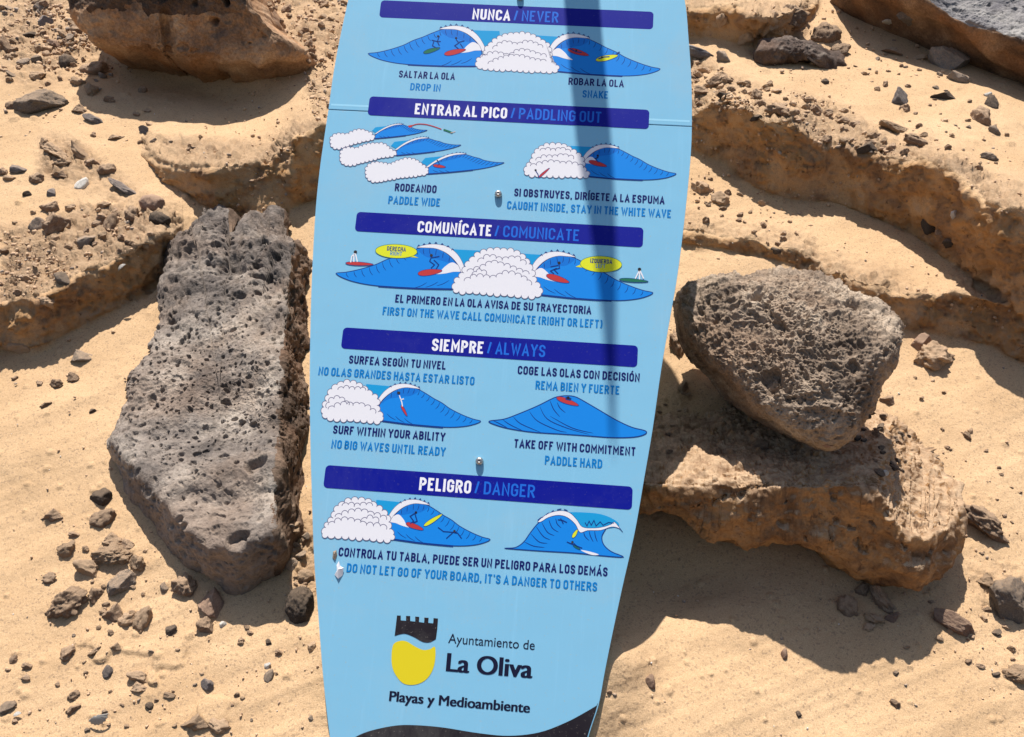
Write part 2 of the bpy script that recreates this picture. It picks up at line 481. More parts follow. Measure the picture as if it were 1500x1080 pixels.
# wind streaks on the free sand, running up to the right
st = fbm(np.stack([X * 0.35 + Y * 0.9, X * 0.08, X * 0], -1), 1 / 30, 3, 0.5, 77)
d = d + calm * 0.0035 * np.maximum(st, -0.2)
cm = np.clip(crust * (0.75 + 0.9 * fbm(PW, 7, 3, 0.6, 12)), 0, 1)
lum = fbm(PW, 22, 4, 0.62, 13)
d = d + cm * (0.018 * lum + 0.009 * fbm(PW, 75, 3, 0.6, 14, True) - 0.004)
msk = cm > 0.08
cl = np.zeros_like(X); Q = PW[msk]
cl[msk] = clods(Q, 24, 0.006, 201, 0.4) + clods(Q, 48, 0.008, 202, 0.6) + clods(Q, 85, 0.006, 203, 0.8)
cl[msk] += pits(Q, 40, 0.008, 206, 0.4) + pits(Q, 95, 0.004, 207, 0.5)
d = d + cl * sstep(0.1, 0.6, cm) + cm * 0.004 * fbm(PW, 130, 2, 0.6, 208)
sp_ = calm * (0.5 + 0.5 * np.clip(fbm(PW, 3.5, 2, 0.5, 33) * 2, -1, 1))
d = d + sp_ * (0.0022 * fbm(PW, 20, 3, 0.55, 34))
lown = (Y > 60) & (calm > 0.3)
cl2 = np.zeros_like(X); cl2[lown] = clods(PW[lown], 30, 0.007, 204, 0.10) * (Y[lown] < 520) + clods(PW[lown], 75, 0.003, 205, 0.14)
d = d + cl2 * calm
zw = PW[..., 1] * 0.956 + PW[..., 2] * 0.292
strata = 0.009 * fbm(np.stack([PW[..., 0] * 1.2, zw * 34 + 1.5 * W1 * 0.2, PW[..., 2] * 1.2], -1), 1.0, 3, 0.6, 212)
rid = fbm(PW * np.array([1, 1, 1]), 9, 4, 0.55, 15, True)
d = d + och * (0.034 * fbm(PW, 6, 3, 0.5, 17) + 0.010 * rid + 0.010 * fbm(PW, 22, 4, 0.62, 18) + strata + 0.007 * fbm(PW, 55, 3, 0.6, 16) + 0.004 * fbm(PW, 130, 2, 0.6, 210, True))
fm_ = och > 0.15
pp = np.zeros_like(X)
pp[fm_] = pits(PW[fm_], 38, 0.006, 21, 0.5) + pits(PW[fm_], 90, 0.003, 22, 0.6)
d = d + pp * och
# lower left: sparse flat flakes
fl = fbm(PW, 16, 3, 0.5, 91)
flz = softpoly(X, Y, [(120, 930), (330, 960), (340, 1090), (120, 1090)], 30)
d = d + flz * 0.005 * sstep(0.12, 0.2, fl)
V = V + N * d[..., None]
darkm = np.maximum(darkm, softpoly(X, Y, [(1240, 600), (1310, 600), (1340, 640), (1320, 690), (1260, 690)], 10) * 0.0)
# rings carrying the sand slope out of view
PADK = [1.06, 1.2, 1.5, 2.1, 3.5, 6.0, 11.0, 20.0, 40.0]
n_ = len(PADK)
C0 = np.array([0, 0, -ZC])
Vp = np.pad(V, ((n_, n_), (n_, n_), (0, 0)), 'edge')
nr, nc = Vp.shape[:2]
ri = np.maximum(n_ - np.arange(nr), np.arange(nr) - (nr - 1 - n_)); ri = np.maximum(ri, 0)
ci = np.maximum(n_ - np.arange(nc), np.arange(nc) - (nc - 1 - n_)); ci = np.maximum(ci, 0)
ring = np.maximum(ri[:, None], ci[None, :])
kk = np.array([1.0] + PADK)[ring]
Gc = np.array(GN_CAM)
rel = Vp - C0
hgt = rel @ Gc
flat = rel - hgt[..., None] * Gc
Vp = C0 + flat * kk[..., None] + (hgt / kk)[..., None] * Gc
padm = lambda A: np.pad(A, n_, 'edge') * (ring == 0)
mask = np.stack([padm(och * 0.95), padm(cm), padm(darkm)], -1).reshape(-1, 3)
Fq = quads(nr, nc)
# drop the collapsed corner cells
a_ = Vp.reshape(-1, 3)
ar = np.linalg.norm(np.cross(a_[Fq[:, 2]] - a_[Fq[:, 0]], a_[Fq[:, 3]] - a_[Fq[:, 1]]), axis=1)
Fq = Fq[ar > 1e-10]
me = grid_mesh('sand_slope', cam2w(a_), Fq, True, {'mask': mask})
if me.polygons[len(me.polygons) // 2].normal.dot(GN_W) < 0: me.flip_normals()
ground = struct(link('sand_slope', me, M['sand']))
# tidy the terrain of hidden duplicates at corners: none
DEPTH = -V[..., 2]

# ------------------------------------------------------------------ rocks shaped from an outline
def resample_outline(poly, c, n, jag=0.0, seed=0):
    """radius of the outline seen from c for n angles"""
    pts = np.array(poly, float)
    # Catmull-Rom-ish smoothing by subdividing
    for _ in range(1):
        nx = np.roll(pts, -1, 0)
        q = pts * 0.86 + nx * 0.14; r = pts * 0.14 + nx * 0.86
        pts = np.stack([q, r], 1).reshape(-1, 2)
    th = np.linspace(0, 2 * np.pi, n, endpoint=False)
    dx, dy = np.cos(th), np.sin(th)
    Rr = np.zeros(n)
    A = pts - c; B = np.roll(pts, -1, 0) - c
    for a, b in zip(A, B):
        e = b - a
        den = dx * e[1] - dy * e[0]
        with np.errstate(divide='ignore', invalid='ignore'):
            t = (a[0] * e[1] - a[1] * e[0]) / den
            u = (a[0] * dy - a[1] * dx) / den
        ok = (u >= -1e-6) & (u <= 1 + 1e-6) & (t > 0)
        Rr = np.where(ok & (t > Rr), t, Rr)
    q = np.stack([np.cos(th) * 3, np.sin(th) * 3, th * 0 + seed], -1)
    Rr = Rr * (1 + jag * fbm(q, 3.0, 5, 0.62, seed))
    return th, Rr

def relief_rock(name, poly, c, rho_fn, thick, mat, label, cat, nt=640, nrad=220, jag=0.02, seed=1,
                disp=None, edge=0.03, ep=6, shrink=0.30, mats=None, matfn=None):
    th, Rr = resample_outline(poly, np.array(c, float), nt, jag, seed)
    t = np.linspace(0, 1, nrad) ** 0.9
    T, TH = np.meshgrid(t, th, indexing='ij')
    RR = np.broadcast_to(Rr, T.shape)
    x = c[0] + T * RR * np.cos(TH); y = c[1] + T * RR * np.sin(TH)
    z = 1 / rho_fn(x, y) + edge * (1 - np.sqrt(np.clip(1 - T ** ep, 0, 1)))
    front = ray(x, y) * z[..., None]
    rows = [front]
    nb = 26
    for k in range(1, nb + 1):
        u = k / nb
        s_ = 1 - shrink * u ** 2.2
        if k > nb - 4: s_ *= (nb - k + 0.02) / 4.0
        xx = c[0] + s_ * Rr * np.cos(th); yy = c[1] + s_ * Rr * np.sin(th)
        zz = z[-1] * (1 - u ** 1.5) + u ** 1.5 * z[-1].mean() + thick * min(u * 1.15, 1)
        # go straight back, away from the viewer
        base = ray(c[0] + Rr * np.cos(th), c[1] + Rr * np.sin(th)) * z[-1][:, None]
        cen = ray(np.array([c[0]]), np.array([c[1]]))[0] * z[-1].mean()
        p = cen + (base - cen) * s_
        p[:, 2] = -zz
        rows.append(p[None])
    Vr = np.concatenate(rows, 0)
    Nn = grid_normals(Vr, True)
    if Nn[nrad // 2, :, 2].mean() < 0: Nn = -Nn
    if disp is not None:
        dd = disp(Vr, Nn)
        Vr = Vr + Nn * dd[..., None]
    cen = Vr[-1].mean(0)
    low = Vr.reshape(-1, 3)
    base_pt = cam2w(low).copy()
    org = base_pt.mean(0); org[2] = base_pt[:, 2].min()
    Fq = quads(Vr.shape[0], nt, True)
    me = grid_mesh(name, base_pt - org, Fq[:, ::1], True)
    # orientation check
    me.update()
    k = (nrad // 2) * nt
    nf = me.polygons[k].normal; cc = me.polygons[k].center + Vector(org)
    if nf.dot(CAMLOC - cc) < 0: me.flip_normals()
    o = link(name, me, mats or mat)
    o.location = org
    if matfn is not None:
        ctr = low[Fq].mean(1)
        px = 750 + ctr[:, 0] / -ctr[:, 2] * F; py = 540 - ctr[:, 1] / -ctr[:, 2] * F
        rowi = np.repeat(np.arange(Vr.shape[0] - 1), nt)
        me.polygons.foreach_set('material_index', matfn(px, py, rowi >= nrad - 1).astype(np.int32))
    tag(o, label, cat)
    return o

def plane(r, x0, y0, a, b):
    return lambda x, y: r * (1 + a * (x - x0) / F + b * (y - y0) / F)
def smin(vals, k=0.006):
    v = np.stack(vals, 0)
    m = v.min(0)
    return m - k * np.log(np.exp(-(v - m) / k).sum(0))

# --- tall grey lava slab left of the sign
LP = [(256, 356), (264, 340), (280, 342), (294, 334), (284, 314), (296, 302), (312, 306), (330, 305), (340, 318), (336, 338), (350, 330), (358, 314), (378, 308), (390, 322), (398, 308), (414, 312), (424, 336), (438, 345), (442, 372), (455, 388), (458, 480), (455, 600), (448, 700), (440, 765), (424, 805), (411, 835), (380, 856), (350, 870), (325, 852), (300, 838), (248, 808), (236, 780), (205, 735), (178, 700), (166, 655), (170, 620), (198, 578), (214, 535), (222, 480), (238, 420), (245, 385)]
def _side(y): return np.interp(y, [300, 350, 450, 560, 650, 760, 835, 900], [432, 430, 419, 411, 405, 398, 402, 404])
def rho_left(x, y):
    f1 = 0.835 * (1 + 0.86 * (y - 760) / F + 0.16 * (x - 330) / F)              # long upper face
    f2 = 0.852 * (1 + 0.42 * (y - 760) / F + 0.02 * (x - 330) / F)              # lower middle face
    f3 = 0.848 * (1 + 0.42 * (y - 720) / F) * (1 + 1.9 * ((x - 236) + (y - 660) * -0.55) / F)   # lower left facet
    f3b = 0.80 * (1 + 0.8 * (y - 560) / F) * (1 + 1.7 * (x - 205) / F)
    yl = np.interp(x, [160, 245, 300, 350, 410, 470], [770, 792, 806, 800, 770, 760])
    f4 = 0.856 * (1 - 0.62 * (y - yl) / F)                                      # shaded underside
    f5 = f1 * 1.003 * (1 - 3.0 * (x - _side(y)) / F)                            # right flank
    f6 = 0.60 * (1 + 1.9 * (y - 330) / F)
    dn = 0.014 * np.exp(-(((x - 345) / 45) ** 2 + ((y - 575) / 60) ** 2))
    u = (y - 640) + (x - 330) * 0.42                                            # diagonal break
    dn = dn + 0.010 * sstep(-16, 14, u + 10 * np.sin(x / 17.0)) * np.exp(-np.maximum(u, 0) / 90) * sstep(250, 300, x)
    u2 = (y - 720) + (x - 330) * 0.10
    dn = dn + 0.004 * sstep(-12, 12, u2 + 6 * np.sin(x / 11.0)) * np.exp(-np.maximum(u2, 0) / 40)
    return smin([f1, f2, f3, f3b, f4, f5, f6], 0.0016) - dn
def disp_left(P, N):
    up = sstep(0.0, 0.16, P[..., 1])          # rough upper half
    up2 = sstep(-0.22, 0.02, P[..., 1])
    g = sstep(-0.25, 0.25, fbm(P, 7, 3, 0.5, 41))
    d = 0.016 * fbm(P, 5, 4, 0.55, 40) + 0.006 * fbm(P, 15, 4, 0.6, 39, True) + (0.003 + 0.020 * sstep(0.11, 0.20, P[..., 1])) * fbm(P, 24, 4, 0.65, 42)
    q = P @ ROT.T
    fac = np.abs(((q[..., 0] * 7.3 + 0.8 * vnoise(P * 6, 301)) % 1) - 0.5) + np.abs(((q[..., 1] * 5.1 + 0.8 * vnoise(P * 5, 302)) % 1) - 0.5)
    d = d + 0.020 * (fac - 0.5)
    d = d + (0.0012 + 0.0042 * up2) * fbm(P, 75, 4, 0.66, 43)
    d = d + (0.35 + 0.65 * up2) * g * pits(P, 62, 0.013, 44, 0.62)
    d = d + (0.3 + 0.7 * up2) * pits(P, 120, 0.007, 45, 0.75)
    d = d + pits(P, 22, 0.016, 46, 0.16)
    lay = fbm(P * np.array([0.35, 1.4, 1.0]) + P[..., :1] * np.array([0, -0.6, 0]), 11, 4, 0.55, 48, True)
    d = d + (1 - up) * 0.0025 * lay
    return d
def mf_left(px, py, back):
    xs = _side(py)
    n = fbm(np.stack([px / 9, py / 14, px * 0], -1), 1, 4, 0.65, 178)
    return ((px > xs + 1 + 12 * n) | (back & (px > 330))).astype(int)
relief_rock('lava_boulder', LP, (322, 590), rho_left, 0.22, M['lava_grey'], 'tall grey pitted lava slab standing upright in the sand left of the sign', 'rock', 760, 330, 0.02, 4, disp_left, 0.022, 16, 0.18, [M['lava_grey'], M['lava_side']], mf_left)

# --- ochre ledge with undercut face at right
RP = [(930, 560), (985, 540), (1060, 545), (1180, 570), (1290, 598), (1330, 625), (1372, 672), (1396, 705), (1412, 730), (1415, 775), (1405, 810), (1388, 845), (1350, 856), (1300, 848), (1262, 838), (1225, 812), (1180, 795), (1140, 788), (1105, 800), (1075, 800), (1030, 772), (990, 750), (940, 752), (915, 700), (910, 620)]
_lx = [900, 950, 1000, 1050, 1110, 1140, 1180, 1240, 1280, 1310, 1345, 1385, 1425]
_ly = [672, 686, 704, 722, 724, 712, 708, 700, 706, 742, 782, 786, 768]
def rho_ledge(x, y):
    yl = np.interp(x, _lx, _ly) + 16 * fbm(np.stack([x / 38, y * 0, y * 0 + 3], -1), 1.0, 5, 0.62, 215)
    top = 0.882 * (1 + 2.3 * (y - 708) / F) * (1 + 0.22 * (x - 1200) / F)
    face = 0.884 * (1 - 0.42 * (y - yl) / F) * (1 + 0.22 * (x - 1200) / F)
    lipm = 0.884 * (1 + 1.5 * (y - yl) / F)
    right = 0.884 * (1 - 0.9 * (x - 1350) / F)
    return smin([np.minimum(top, lipm), face, right], 0.009)
def disp_ledge(P, N):
    topm = sstep(0.25, 0.5, N[..., 1])
    d = 0.024 * fbm(P, 5, 4, 0.58, 51)
    d = d + topm * (clods(P, 45, 0.006, 57, 0.5) + clods(P, 90, 0.004, 58, 0.6) + 0.012 * fbm(P, 24, 4, 0.62, 52) + 0.004 * fbm(P, 90, 3, 0.6, 53, True))
    d = d + (1 - topm) * (0.015 * fbm(P * np.array([1, 0.6, 1]), 13, 4, 0.6, 54, True) + 0.007 * fbm(P, 50, 3, 0.6, 56) + pits(P, 60, 0.006, 55, 0.35))
    return d
ledge_mat = None
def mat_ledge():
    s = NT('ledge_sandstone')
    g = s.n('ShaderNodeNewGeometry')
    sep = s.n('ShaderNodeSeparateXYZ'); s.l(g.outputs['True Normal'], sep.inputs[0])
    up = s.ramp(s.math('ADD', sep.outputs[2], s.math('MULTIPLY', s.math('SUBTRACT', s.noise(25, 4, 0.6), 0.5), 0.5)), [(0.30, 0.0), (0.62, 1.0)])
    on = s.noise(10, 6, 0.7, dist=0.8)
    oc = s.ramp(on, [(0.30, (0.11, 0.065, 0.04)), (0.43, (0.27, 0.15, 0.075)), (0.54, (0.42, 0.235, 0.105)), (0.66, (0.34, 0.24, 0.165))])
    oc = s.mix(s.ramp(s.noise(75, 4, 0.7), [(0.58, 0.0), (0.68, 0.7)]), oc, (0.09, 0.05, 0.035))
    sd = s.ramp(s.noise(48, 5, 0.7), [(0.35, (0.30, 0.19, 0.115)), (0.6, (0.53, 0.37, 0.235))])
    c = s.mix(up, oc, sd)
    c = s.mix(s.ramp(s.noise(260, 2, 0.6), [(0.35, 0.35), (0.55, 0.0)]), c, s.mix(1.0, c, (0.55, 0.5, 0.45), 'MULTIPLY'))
    h = s.math('ADD', s.noise(120, 5, 0.7), s.math('MULTIPLY', s.noise(600, 2, 0.6), 0.25))
    return s.fin(c, 0.95, s.bump(h, 0.7, 0.004), 0.15)
M['ledge'] = mat_ledge()
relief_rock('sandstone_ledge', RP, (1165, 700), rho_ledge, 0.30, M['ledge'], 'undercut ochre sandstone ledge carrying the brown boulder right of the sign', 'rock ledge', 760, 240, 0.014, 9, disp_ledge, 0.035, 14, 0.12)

# --- rounded brown boulder on the ledge
BP = [(996, 440), (1006, 418), (1040, 410), (1090, 405), (1145, 398), (1185, 402), (1212, 408), (1248, 424), (1288, 446), (1310, 472), (1317, 500), (1309, 535), (1289, 564), (1277, 602), (1256, 632), (1236, 648), (1214, 655), (1172, 641), (1112, 607), (1088, 580), (1064, 552), (1030, 527), (1006, 492)]
_bx = [980, 1030, 1065, 1090, 1120, 1190, 1240, 1330]
_by = [462, 516, 542, 572, 598, 634, 646, 575]
def rho_bould(x, y):
    yl = np.interp(x, _bx, _by)
    top = 0.915 * (1 + 0.66 * (y - 600) / F + 0.42 * (x - 1180) / F)
    lipf = 0.905 * (1 + 0.16 * (y - 600) / F + 0.3 * (x - 1180) / F)
    und = (0.915 * (1 + 0.66 * (yl - 600) / F + 0.42 * (x - 1180) / F)) * (1 - 0.65 * (y - yl) / F)
    rt = 0.925 * (1 - 1.1 * ((x - 1285) + (y - 540) * 0.25) / F)
    tp = 0.815 * (1 + 1.6 * (y - 420) / F)
    dn = 0.014 * np.exp(-(((x - 1120) / 22) ** 2 + ((y - 480) / 20) ** 2)) + 0.008 * np.exp(-(((x - 1250) / 30) ** 2 + ((y - 580) / 25) ** 2))
    return smin([top, lipf, und, rt, tp], 0.005) - dn
def disp_bould(P, N):
    topm = sstep(0.05, 0.35, N[..., 1])
    d = 0.012 * fbm(P, 7, 3, 0.5, 61) + (0.003 + 0.009 * topm) * fbm(P, 26, 4, 0.66, 62)
    d = d + (0.0035 + 0.005 * topm) * fbm(P, 75, 3, 0.62, 63, True)
    d = d + pits(P, 120, 0.003, 64, 0.35) + pits(P, 30, 0.016, 65, 0.14) + pits(P, 170, 0.0025, 66, 0.5)
    return d
relief_rock('basalt_boulder', BP, (1160, 520), rho_bould, 0.24, M['lava_brown'], 'rounded brown pitted boulder resting on the ochre ledge right of the sign', 'rock', 700, 280, 0.012, 14, disp_bould, 0.05, 7, 0.35)

# --- overhanging ochre block top left
TP = [(90, -80), (104, 0), (118, 40), (132, 62), (170, 72), (215, 78), (250, 82), (272, 92), (300, 90), (340, 97), (395, 97), (430, 90), (446, 78), (432, 60), (405, 36), (378, 12), (365, -30), (340, -90), (210, -110)]
def rho_tl(x, y):
    face = 0.488 * (1 - 0.42 * (y - 95) / F + 0.05 * (x - 270) / F)
    yl = np.interp(x, [90, 300, 350, 380, 420, 450], [-90, -80, -30, 12, 48, 74])
    lip = 0.488 * (1 - 0.42 * (yl - 95) / F) * (1 + 2.2 * (y - yl) / F)
    crk = 0.008 * np.exp(-((x - 243 - (y - 40) * 0.1) / 4.5) ** 2) * sstep(5, 40, y)
    lft = 0.492 * (1 + 1.1 * (x - 118) / F)
    return smin([face, lip, lft], 0.003) - crk
def disp_tl(P, N):
    return 0.03 * fbm(P, 4, 4, 0.55, 71) + 0.014 * fbm(P * np.array([1, .7, 1]), 13, 5, 0.62, 72, True) + 0.006 * fbm(P, 55, 3, 0.6, 76) + pits(P, 40, 0.008, 73, 0.2) + pits(P, 14, 0.03, 75, 0.12)
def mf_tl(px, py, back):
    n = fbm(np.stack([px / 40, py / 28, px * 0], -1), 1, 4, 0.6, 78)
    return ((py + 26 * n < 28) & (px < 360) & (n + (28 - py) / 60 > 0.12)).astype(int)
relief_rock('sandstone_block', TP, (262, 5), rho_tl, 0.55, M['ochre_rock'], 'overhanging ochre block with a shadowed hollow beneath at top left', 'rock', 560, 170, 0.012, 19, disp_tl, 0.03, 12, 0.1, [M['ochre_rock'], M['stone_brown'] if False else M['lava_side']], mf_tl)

# --- grey topped slab in the top right corner
SP = [(1255, -60), (1262, -15), (1300, 5), (1345, 20), (1400, 45), (1450, 85), (1500, 122), (1560, 160), (1620, 170), (1620, -120), (1400, -140)]
def rho_sr(x, y):
    yl = np.interp(x, [1250, 1350, 1400, 1450, 1500, 1620], [-60, -6, 28, 45, 60, 110])
    face = 0.505 * (1 - 0.70 * (y - yl) / F) * (1 + 0.55 * (x - 1420) / F)
    top = 0.505 * (1 + 1.25 * (y - yl) / F) * (1 + 0.55 * (x - 1420) / F)
    return smin([face, top], 0.002)
def disp_sr(P, N):
    topm = sstep(0.3, 0.6, N[..., 1])
    return 0.02 * fbm(P, 5, 3, 0.5, 81) + topm * (0.008 * fbm(P * np.array([0.6, 1, 1]), 40, 4, 0.65, 82, True)) + 0.004 * fbm(P, 35, 3, 0.6, 83) + topm * pits(P, 60, 0.006, 84, 0.4)
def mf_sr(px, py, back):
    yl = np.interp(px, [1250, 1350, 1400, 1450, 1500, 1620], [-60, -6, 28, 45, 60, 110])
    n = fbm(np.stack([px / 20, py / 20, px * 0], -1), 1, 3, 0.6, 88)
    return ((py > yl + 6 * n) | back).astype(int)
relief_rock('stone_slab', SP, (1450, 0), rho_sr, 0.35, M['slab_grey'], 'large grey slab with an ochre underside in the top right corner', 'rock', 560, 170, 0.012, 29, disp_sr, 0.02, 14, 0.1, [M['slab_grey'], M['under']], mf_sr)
# ------------------------------------------------------------------ the sign board
def solve_board():
    px = [(560, 2), (957, 19), (475, 683), (927, 715)]
    src = [(0, 0), (1, 0), (0, -1), (1, -1)]
    A = []
    for (U_, V_), (x, y) in zip(src, px):
        x = (x - 750) / F; y = -(y - 540) / F
        A.append([U_, V_, 1, 0, 0, 0, -x * U_, -x * V_, -x]); A.append([0, 0, 0, U_, V_, 1, -y * U_, -y * V_, -y])
    H = np.linalg.svd(np.array(A))[2][-1].reshape(3, 3)
    if H[2, 2] < 0: H = -H
    s = 0.4 / np.linalg.norm(H[:, 0])
    H = H * s
    H[2] *= -1                                # depth -> camera z
    e1 = H[:, 0] / np.linalg.norm(H[:, 0])
    e2 = H[:, 1] - (H[:, 1] @ e1) * e1; e2 /= np.linalg.norm(e2)
    return e1, e2, np.cross(e1, e2), H[:, 2]
BE1, BE2, BN, BT = solve_board()
def B(px, py):
    """photo point on the board -> board metres (x right, y up)"""
    r = ray(px, py)
    t = (BT @ BN) / (r @ BN)
    p = r * t[..., None] - BT if np.ndim(t) else r * t - BT
    return np.stack([p @ BE1, p @ BE2], -1)
def BL(pts): return [tuple(B(float(x), float(y))) for x, y in pts]

BM = np.eye(4); BM[:3, 0] = BE1; BM[:3, 1] = BE2; BM[:3, 2] = BN; BM[:3, 3] = BT
BMW = CM @ Matrix(BM.tolist())

def mat_flat(name, col, rough=0.5, spec=0.12, wear=True, add=0.06):
    s = NT(name)
    c = None
    if wear:
        v = s.tc.outputs['Object']
        w = s.noise(7, 6, 0.65, v)
        c = s.mix(s.ramp(w, [(0.35, 0.0), (0.75, 0.22)]), col, tuple(min(1, q * 0.8 + add) for q in col))
        sp = s.noise(260, 3, 0.7, v)
        c = s.mix(s.ramp(sp, [(0.62, 0.0), (0.72, 0.40)]), c, (0.45, 0.40, 0.34) if add > .03 else (0.12, 0.11, 0.22))
        mp = s.n('ShaderNodeMapping'); mp.inputs['Scale'].default_value = (55, 2.5, 1); mp.inputs['Rotation'].default_value = (0, 0, 0.12)
        s.l(v, mp.inputs['Vector'])
        sc_ = s.noise(1.5, 5, 0.75, mp.outputs[0])
        c = s.mix(s.ramp(sc_, [(0.56, 0.0), (0.74, 0.20)]), c, tuple(min(1, q * 1.15 + add * 1.3) for q in col))
        du = s.noise(3.1, 7, 0.72, v, 0.8)
        c = s.mix(s.ramp(du, [(0.50, 0.0), (0.72, 0.16 if add > .03 else 0.05)]), c, (0.52, 0.50, 0.44))
        r = s.ramp(w, [(0.3, rough - 0.06), (0.7, rough + 0.14)])
        n = s.bump(s.noise(14, 2, 0.5, v), 0.12, 0.004)
        return s.fin(c, r, n, spec)
    return s.fin(col, rough, None, spec)
M['board_blue'] = mat_flat('board_blue', (0.225, 0.515, 0.725))
M['navy'] = mat_flat('navy_print', (0.003, 0.008, 0.27), wear=True, add=0.012)
M['ink'] = mat_flat('navy_ink', (0.008, 0.010, 0.125), wear=False)
M['logoink'] = mat_flat('logo_ink', (0.010, 0.011, 0.035), wear=False)
M['cyan'] = mat_flat('blue_ink', (0.003, 0.195, 0.55), wear=False)
M['barblue'] = mat_flat('bright_blue_ink', (0.015, 0.145, 0.66), wear=False)
M['white'] = mat_flat('white_ink', (0.85, 0.84, 0.90), wear=False)
M['foam'] = mat_flat('foam_print', (0.80, 0.785, 0.83), wear=False)
M['wave'] = mat_flat('wave_blue', (0.010, 0.235, 0.74), wear=False)
M['teal'] = mat_flat('wave_back_blue', (0.012, 0.32, 0.66), wear=False)
M['line'] = mat_flat('outline_blue', (0.008, 0.04, 0.22), wear=False)
M['greyline'] = mat_flat('foam_outline', (0.16, 0.15, 0.25), wear=False)
M['red'] = mat_flat('red_print', (0.52, 0.045, 0.045), wear=False)
M['yellow'] = mat_flat('yellow_print', (0.72, 0.74, 0.03), wear=False)
M['crestyellow'] = mat_flat('crest_yellow', (0.74, 0.60, 0.02), wear=False)
M['green'] = mat_flat('green_print', (0.02, 0.16, 0.09), wear=False)
M['black'] = mat_flat('black_print', (0.017, 0.013, 0.018), rough=0.5)
M['skin'] = mat_flat('figure_print', (0.62, 0.42, 0.36), wear=False)
def mat_metal():
    s = NT('screw_steel'); s.b.inputs['Metallic'].default_value = 0.85
    return s.fin(s.ramp(s.noise(900, 3, 0.6), [(0.4, (0.35, 0.31, 0.28)), (0.6, (0.62, 0.60, 0.57))]), 0.34, None, 0.5)
M['metal'] = mat_metal()
s_ = NT('galvanised_steel'); s_.b.inputs['Metallic'].default_value = 0.7
M['post'] = s_.fin(s_.ramp(s_.noise(60, 5, 0.6), [(0.35, (0.25, 0.25, 0.26)), (0.65, (0.48, 0.48, 0.48))]), 0.45, None, 0.5)

sign = bpy.data.objects.new('surfboard_sign', None)
COL.objects.link(sign)
sign.matrix_world = BMW
tag(sign, 'light blue surfboard shaped sign of surfing rules standing in the sand', 'sign')

class Flat:
    """collects flat shapes in board metres; one mesh with several inks"""
    def __init__(s): s.v = []; s.f = []; s.mi = []; s.mats = []
    def mat(s, k):
        if k not in s.mats: s.mats.append(k)
        return s.mats.index(k)
    def poly(s, pts, k, z):
        n = len(s.v); s.v += [(x, y, z) for x, y in pts]; s.f.append(list(range(n, n + len(pts)))); s.mi.append(s.mat(k))
    def strip(s, pts, w, k, z, closed=False, taper=False):
        pts = [np.array(p, float) for p in pts]
        if closed and np.allclose(pts[0], pts[-1]): pts = pts[:-1]
        n = len(pts)
        if n < 2: return
        L = []; Rr = []
        for i in range(n):
            if closed: a = pts[i - 1]; c = pts[(i + 1) % n]
            else: a = pts[max(i - 1, 0)]; c = pts[min(i + 1, n - 1)]
            b = pts[i]
            d1 = b - a; d2 = c - b
            if np.linalg.norm(d1) < 1e-9: d1 = d2
            if np.linalg.norm(d2) < 1e-9: d2 = d1
            d1 = d1 / (np.linalg.norm(d1) + 1e-12); d2 = d2 / (np.linalg.norm(d2) + 1e-12)
            n1 = np.array([-d1[1], d1[0]]); n2 = np.array([-d2[1], d2[0]])
            m = n1 + n2; q = np.linalg.norm(m)
            m = n1 if q < 0.3 else m / q
            cosv = max(m @ n1, 0.45)
            ww = w / 2 / cosv
            if taper: ww *= max(0.12, math.sin(math.pi * (i + .5) / n) ** 0.7)
            L.append(b + m * ww); Rr.append(b - m * ww)
        k_ = s.mat(k); base = len(s.v)
        for p, q in zip(L, Rr): s.v += [(p[0], p[1], z), (q[0], q[1], z)]
        for i in range(n if closed else n - 1):
            j = (i + 1) % n
            s.f.append([base + 2 * i, base + 2 * i + 1, base + 2 * j + 1, base + 2 * j]); s.mi.append(k_)
    def build(s, name, parent, label=None):
        if not s.f: return None
        me = bpy.data.meshes.new(name)
        me.from_pydata(s.v, [], s.f)
        for k in s.mats: me.materials.append(M[k])
        me.polygons.foreach_set('material_index', s.mi)
        me.update()
        # all faces towards the viewer
        import bmesh
        bm = bmesh.new(); bm.from_mesh(me); bm.normal_update()
        bad = [f for f in bm.faces if f.normal.z < 0]
        bmesh.ops.reverse_faces(bm, faces=bad)
        bm.to_mesh(me); bm.free()
        o = link(name, me, None, parent)
        if label: o['label'] = label
        return o

def smooth_path(pts, closed=False, n=6):
    P = [np.array(p, float) for p in pts]
    out = []
    m = len(P)
    rng = range(m) if closed else range(m - 1)
    for i in rng:
        p0 = P[(i - 1) % m] if closed or i > 0 else P[i]
        p1 = P[i]; p2 = P[(i + 1) % m]
        p3 = P[(i + 2) % m] if closed or i + 2 < m else P[(i + 1) % m]
        for k in range(n):
            t = k / n
            out.append(0.5 * (2 * p1 + (p2 - p0) * t + (2 * p0 - 5 * p1 + 4 * p2 - p3) * t * t + (3 * p1 - p0 - 3 * p2 + p3) * t ** 3))
    if not closed: out.append(P[-1])
    return out

# --- panels (two sheets, meeting at a seam under the second bar)
LEFT = [(524, -60), (510, 0), (497, 60), (488, 110), (481, 160), (475, 200), (468, 250), (462, 310), (457, 400), (454.5, 480), (453.5, 560), (454.5, 650), (457, 740), (460, 820), (466, 900), (473, 990), (483, 1080), (500, 1190), (540, 1290)]
RIGHT = [(985, -60), (1003, 0), (1009, 60), (1013, 120), (1013.5, 190), (1011, 240), (1003, 320), (993, 400), (981, 470), (969, 540), (956, 630), (944, 700), (930, 780), (912, 860), (897, 930), (886, 985), (877, 1033), (862, 1080), (832, 1190), (780, 1290)]
lb = [np.array(p) for p in BL(LEFT)]; rb_ = [np.array(p) for p in BL(RIGHT)]
